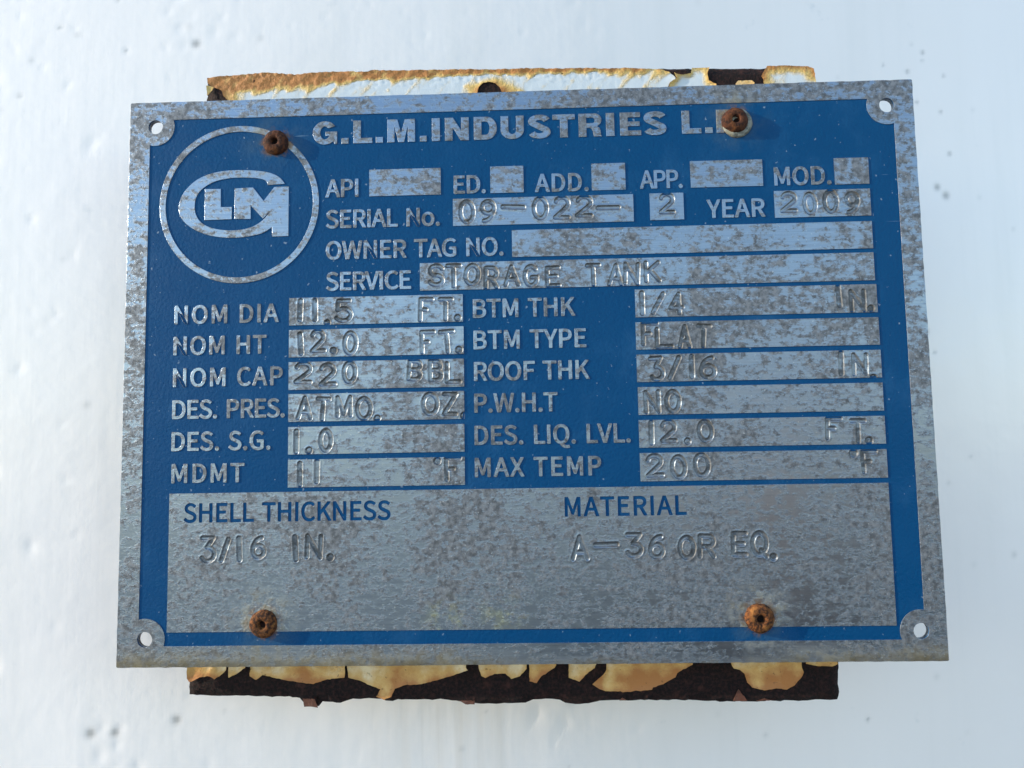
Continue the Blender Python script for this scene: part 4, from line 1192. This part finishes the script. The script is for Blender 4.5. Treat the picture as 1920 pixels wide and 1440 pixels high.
def axis(lo, hi, spans, fine, coarse):
    """sorted coordinates, fine where a character is struck"""
    a = [lo]
    while a[-1] < hi - 1e-6:
        x = a[-1]
        st = coarse
        for s0, s1 in spans:
            if s0 - 1.3 <= x <= s1 + 1.3:
                st = fine
            elif x < s0 - 1.3 < x + st:
                st = s0 - 1.3 - x + 1e-4
        a.append(min(hi, x + st))
    return np.array(a)


def stamped_plate(name, x0, x1, z0, z1, stamps, label, coarse=2.0):
    """one raised field: flat where untouched, grooves where struck; each struck character is a mesh of its own"""
    xs = axis(x0, x1, [(s[1], s[2]) for s in stamps], 0.13, coarse)
    zs = axis(z0, z1, [(s[3], s[4]) for s in stamps], 0.13, coarse)
    X, Z = np.meshgrid(xs, zs)
    D, who = stamp_field(X, Z, stamps)
    edge = np.minimum(np.minimum(X - x0, x1 - X), np.minimum(Z - z0, z1 - Z))
    D = np.minimum(D, 0.10 + 0.30 * np.clip(edge / 0.35, 0, 1))      # the field's rim is bruised, not cut through
    gz, gx = np.gradient(D, zs, xs)
    N = np.stack([gx, -np.ones_like(gx), gz], -1)
    # y = D inwards, so the outward normal is (dD/dx, -1, dD/dz)
    N /= np.linalg.norm(N, axis=-1)[..., None]
    V = np.stack([X, D, Z], -1).reshape(-1, 3)
    N = N.reshape(-1, 3)
    nz, nx = X.shape
    idx = np.arange(nz * nx).reshape(nz, nx)
    F = np.stack([idx[:-1, :-1], idx[:-1, 1:], idx[1:, 1:], idx[1:, :-1]], -1).reshape(-1, 4)
    W = who.reshape(-1)
    fw = W[F].max(1)
    # body with its side walls (side verts doubled so the edge stays crisp)
    def pick(sel, skirt):
        f = F[sel]
        used = np.unique(f)
        remap = -np.ones(len(V), int)
        remap[used] = np.arange(len(used))
        v, n, faces = V[used], N[used], remap[f].tolist()
        if skirt:
            ring = np.concatenate([idx[0, :], idx[1:, -1], idx[-1, -2::-1], idx[-2:0:-1, 0]])
            k = len(v)
            t = V[ring]
            b = t.copy()
            b[:, 1] = RELIEF + 0.2
            nr = np.zeros_like(t)
            nr[:, 0] = np.where(t[:, 0] <= x0 + 1e-6, -1, np.where(t[:, 0] >= x1 - 1e-6, 1, 0))
            nr[:, 2] = np.where(t[:, 2] <= z0 + 1e-6, -1, np.where(t[:, 2] >= z1 - 1e-6, 1, 0))
            nr /= np.maximum(np.linalg.norm(nr, axis=1)[:, None], 1e-6)
            v = np.concatenate([v, t, b])
            n = np.concatenate([n, nr, nr])
            r = len(ring)
            for i in range(r):
                j = (i + 1) % r
                faces.append([k + i, k + r + i, k + r + j, k + j])
        return v, n, faces
    slope = np.hypot(gx, gz).reshape(-1)
    dirt_shade = np.clip(slope * 0.9, 0, 1) * 0.75 + 0.25 * np.clip(D.reshape(-1) / 0.2, 0, 1)  # strongest on steep groove walls, shade painted in along with the dirt

    def soil_shade(me, vals):
        at = me.attributes.new('dirt_shade', 'FLOAT', 'POINT')
        at.data.foreach_set('value', np.concatenate([vals, np.zeros(len(me.vertices) - len(vals))]).astype(np.float32))
        return me
    v, n, f = pick(fw < 0, True)
    box = link_mesh(name, soil_shade(mesh_np(name, v, f, n), dirt_shade[np.unique(F[fw < 0])]), M_ALU, plate, label)
    for i, s in enumerate(stamps):
        sel = fw == i
        if sel.any():
            v, n, f = pick(sel, False)
            link_mesh('stamped_character', soil_shade(mesh_np('stamped_character', v, f, n), dirt_shade[np.unique(F[sel])]), M_ALU, box)
    return box


NICE = {'API': 'empty silver field after the API caption', 'ED': 'small empty silver field after the ED. caption', 'ADD': 'small empty silver field after the ADD. caption',
        'APP': 'empty silver field after the APP. caption', 'MOD': 'small empty silver field after the MOD. caption', 'owner': 'long empty silver field after the OWNER TAG NO. caption',
        '2': 'small silver field stamped 2', '12.0 FT. level': 'silver field stamped 12.0 FT. after the DES. LIQ. LVL. caption',
        '12.0 FT.': 'silver field stamped 12.0 FT. after the NOM HT caption', '2009': 'silver field stamped 2009 after the YEAR caption'}
for key, x0, x1, z0, z1, stamps in BOXES:
    stamped_plate('data_field', x0, x1, z0, z1, stamps, NICE.get(key, 'silver field stamped %s' % key))

# lower panel: an upper band with etched captions cut through it, a lower band with struck characters
cut = []
letters = []
for text, x0, x1, z0, cap in ETCHED:
    for ch, bz in set_text(text, x0, x1, z0 + 0.12, 4.46, 0.155):
        letters.append(bz)
        cut += bz
pn = relief_mesh('panel_top', [[(PX0, PZM), (PX1, PZM), (PX1, PZ1), (PX0, PZ1)]] + cut, depth=RELIEF + 0.02, bevel=0.0)
panel = stamped_plate('data_panel', PX0, PX1, PZ0, PZM - 0.002, PANEL_STAMPS, 'large silver panel with shell thickness and material entries')
link_mesh('caption_band', pn, M_ALU, panel)
for bz in letters:
    link_mesh('letter', relief_mesh('letter', bz, top=0.11, depth=0.2, bevel=0.0), M_BLUE, panel)


# ------------------------------------------------------------------ rivets
def rivet_mesh(r, seed):
    random.seed(seed)
    prof = [(0.0, -0.06), (0.22, -0.05), (0.265, -0.12), (0.29, -1.30), (0.36, -1.48), (0.52, -1.52), (0.72, -1.38), (0.88, -1.02), (0.97, -0.52), (1.0, -0.02), (0.99, 0.10), (0.55, 0.12), (0.55, 6.0)]
    n = 48
    verts, faces = [], []
    for k, (q, y) in enumerate(prof):
        for i in range(n):
            a = 2 * math.pi * i / n
            wob = 1 + (0.016 * math.sin(3 * a + seed) + 0.010 * math.sin(7 * a + seed * 2) + random.gauss(0, 0.006)) * (q > .3)
            verts.append((q * r * wob * math.cos(a), y + (random.gauss(0, 0.05) if q > .33 else 0), q * r * wob * math.sin(a)))
    for k in range(len(prof) - 1):
        for i in range(n):
            j = (i + 1) % n
            faces.append([k * n + i, k * n + j, (k + 1) * n + j, (k + 1) * n + i])
    faces.append(list(range(n - 1, -1, -1)))
    return verts, faces


for i, (x, z, r) in enumerate(RIVETS):
    v, f = rivet_mesh(r, i + 3)
    v = [(x + a, b, z + c) for a, b, c in v]
    me = mesh_np('rivet', v, f)
    bm = bmesh.new()
    bm.from_mesh(me)
    bmesh.ops.recalc_face_normals(bm, faces=bm.faces[:])
    bm.to_mesh(me)
    bm.free()
    me.materials.append(M_RIVET_DARK if i < 2 else M_RIVET)
    me.materials.append(M_RUST)
    for p in me.polygons:
        if math.hypot(p.center.x / MM - x, p.center.z / MM - z) < 0.275 * r:
            p.material_index = 1                          # rusted stem coloured near-black, in place of the shade of a deep bore
    rv = link_mesh('rivet', me, None, plate, ['rusty rivet through the emblem ring', 'rusty rivet over the end of the heading, on a grey washer', 'rusty rivet under the shell thickness entry', 'rusty rivet under the material entry'][i])
    if i == 1:                                            # this one sits skewed on a washer
        ws = []
        wf = []
        n = 48
        for k, (q, y) in enumerate([(0.3, -0.50), (0.85, -0.52), (1.0, -0.32), (1.0, 0.33)]):
            for j in range(n):
                a = 2 * math.pi * j / n
                ws.append((x + 0.55 + q * 3.75 * math.cos(a) * (1 + random.gauss(0, .012)), y + random.gauss(0, .03), z - 0.55 + q * 3.75 * math.sin(a)))
        for k in range(3):
            for j in range(n):
                jj = (j + 1) % n
                wf.append([k * n + j, (k + 1) * n + j, (k + 1) * n + jj, k * n + jj])
        wm = mesh_np('washer', ws, wf)
        bm = bmesh.new()
        bm.from_mesh(wm)
        bmesh.ops.recalc_face_normals(bm, faces=bm.faces[:])
        bm.to_mesh(wm)
        bm.free()
        link_mesh('washer', wm, M_SEAL, rv)


# ------------------------------------------------------------------ the photographer, whose dark clothes the metal mirrors
def skinned(name, verts, edges, radii, mat, parent, levels=2):
    me = bpy.data.meshes.new(name)
    me.from_pydata(verts, edges, [])
    o = link_mesh(name, me, mat, parent)
    sk = o.modifiers.new('skin', 'SKIN')
    for v, r in zip(me.skin_vertices[0].data, radii):
        v.radius = r if isinstance(r, tuple) else (r, r)
    me.skin_vertices[0].data[0].use_root = True
    sk.use_smooth_shade = True
    o.modifiers.new('smooth', 'SUBSURF').levels = levels
    o.modifiers['smooth'].render_levels = levels
    return o


def plain(name, col, rough=0.8):
    m = NT(name)
    n = m.noise(60, 5, 0.6)
    m.set('Base Color', m.mix(n, tuple(c * 0.8 for c in col), tuple(c * 1.2 for c in col)))
    m.set('Roughness', rough)
    return m.mat


M_JACKET = plain('navy_cloth', (0.012, 0.014, 0.020))
M_TROUSER = plain('dark_denim', (0.018, 0.022, 0.032))
M_SKIN = plain('skin', (0.42, 0.25, 0.18), 0.5)
M_HAIR = plain('brown_hair', (0.03, 0.02, 0.013), 0.6)
M_SHOE = plain('black_leather', (0.012, 0.011, 0.010), 0.5)
person = empty('person')
person.location = (0.235, -0.50, -1.5)
tag(person, 'person in navy jacket standing before the plate, mirrored dark in its lower right', 'person')
V = [(0, 0, .80), (0, 0, .95), (0, .01, 1.13), (0, 0, 1.27), (0, .005, 1.34),
     (.13, 0, 1.27), (.215, -.02, 1.20), (.27, -.07, .99), (.20, .06, .85),
     (-.13, 0, 1.27), (-.215, -.02, 1.20), (-.27, -.07, .99), (-.20, .06, .85)]
skinned('jacket', V, [(0, 1), (1, 2), (2, 3), (3, 4), (3, 5), (5, 6), (6, 7), (7, 8), (3, 9), (9, 10), (10, 11), (11, 12)],
        [(.17, .12), (.165, .115), (.19, .13), (.12, .09), (.065, .065), .085, .07, .056, .05, .085, .07, .056, .05], M_JACKET, person)
V = [(0, 0, .82), (.09, 0, .74), (.10, .015, .43), (.10, -.01, .06), (-.09, 0, .74), (-.10, .015, .43), (-.10, -.01, .06)]
skinned('trousers', V, [(0, 1), (1, 2), (2, 3), (0, 4), (4, 5), (5, 6)], [(.155, .11), .095, .068, .055, .095, .068, .055], M_TROUSER, person)
for sx in (-1, 1):
    skinned('shoe', [(sx * .10, -.05, .045), (sx * .105, .06, .045), (sx * .115, .15, .035)], [(0, 1), (1, 2)], [.045, .042, .034], M_SHOE, person)
hm = bmesh.new()
bmesh.ops.create_uvsphere(hm, u_segments=32, v_segments=24, radius=1.0)
for v in hm.verts:
    x, y, z = v.co
    w = 0.074 * (1 - 0.18 * max(0, -z))
    X, Y, Z = x * w, y * 0.092, 1.455 + z * 0.112
    if y > .6 and abs(x) < .22 and -.45 < z < .1:                 # nose
        Y += 0.018 * (1 - abs(x) / .22) * (1 - abs(z + .2) / .3 if abs(z + .2) < .3 else 0)
    if y > .6 and .05 < z < .3 and .2 < abs(x) < .55:              # eye sockets
        Y -= 0.006
    if abs(x) > .9 and abs(z) < .25 and abs(y) < .3:               # ears
        X *= 1.16
    v.co = (X, Y, Z)
bmesh.ops.create_cone(hm, cap_ends=True, segments=20, radius1=.056, radius2=.05, depth=.12, matrix=Matrix.Translation((0, -.01, 1.345)))
hme = bpy.data.meshes.new('head')
hm.to_mesh(hme)
hme.polygons.foreach_set('use_smooth', [True] * len(hme.polygons))
link_mesh('head', hme, M_SKIN, person)
hm = bmesh.new()
bmesh.ops.create_uvsphere(hm, u_segments=32, v_segments=24, radius=1.0)
bmesh.ops.delete(hm, geom=[v for v in hm.verts if v.co.z < 0.15 + 0.55 * v.co.y], context='VERTS')
for v in hm.verts:
    x, y, z = v.co
    v.co = (x * .080, y * .098 - .004, 1.46 + z * .116)
hme = bpy.data.meshes.new('hair')
hm.to_mesh(hme)
hme.polygons.foreach_set('use_smooth', [True] * len(hme.polygons))
link_mesh('hair', hme, M_HAIR, person)
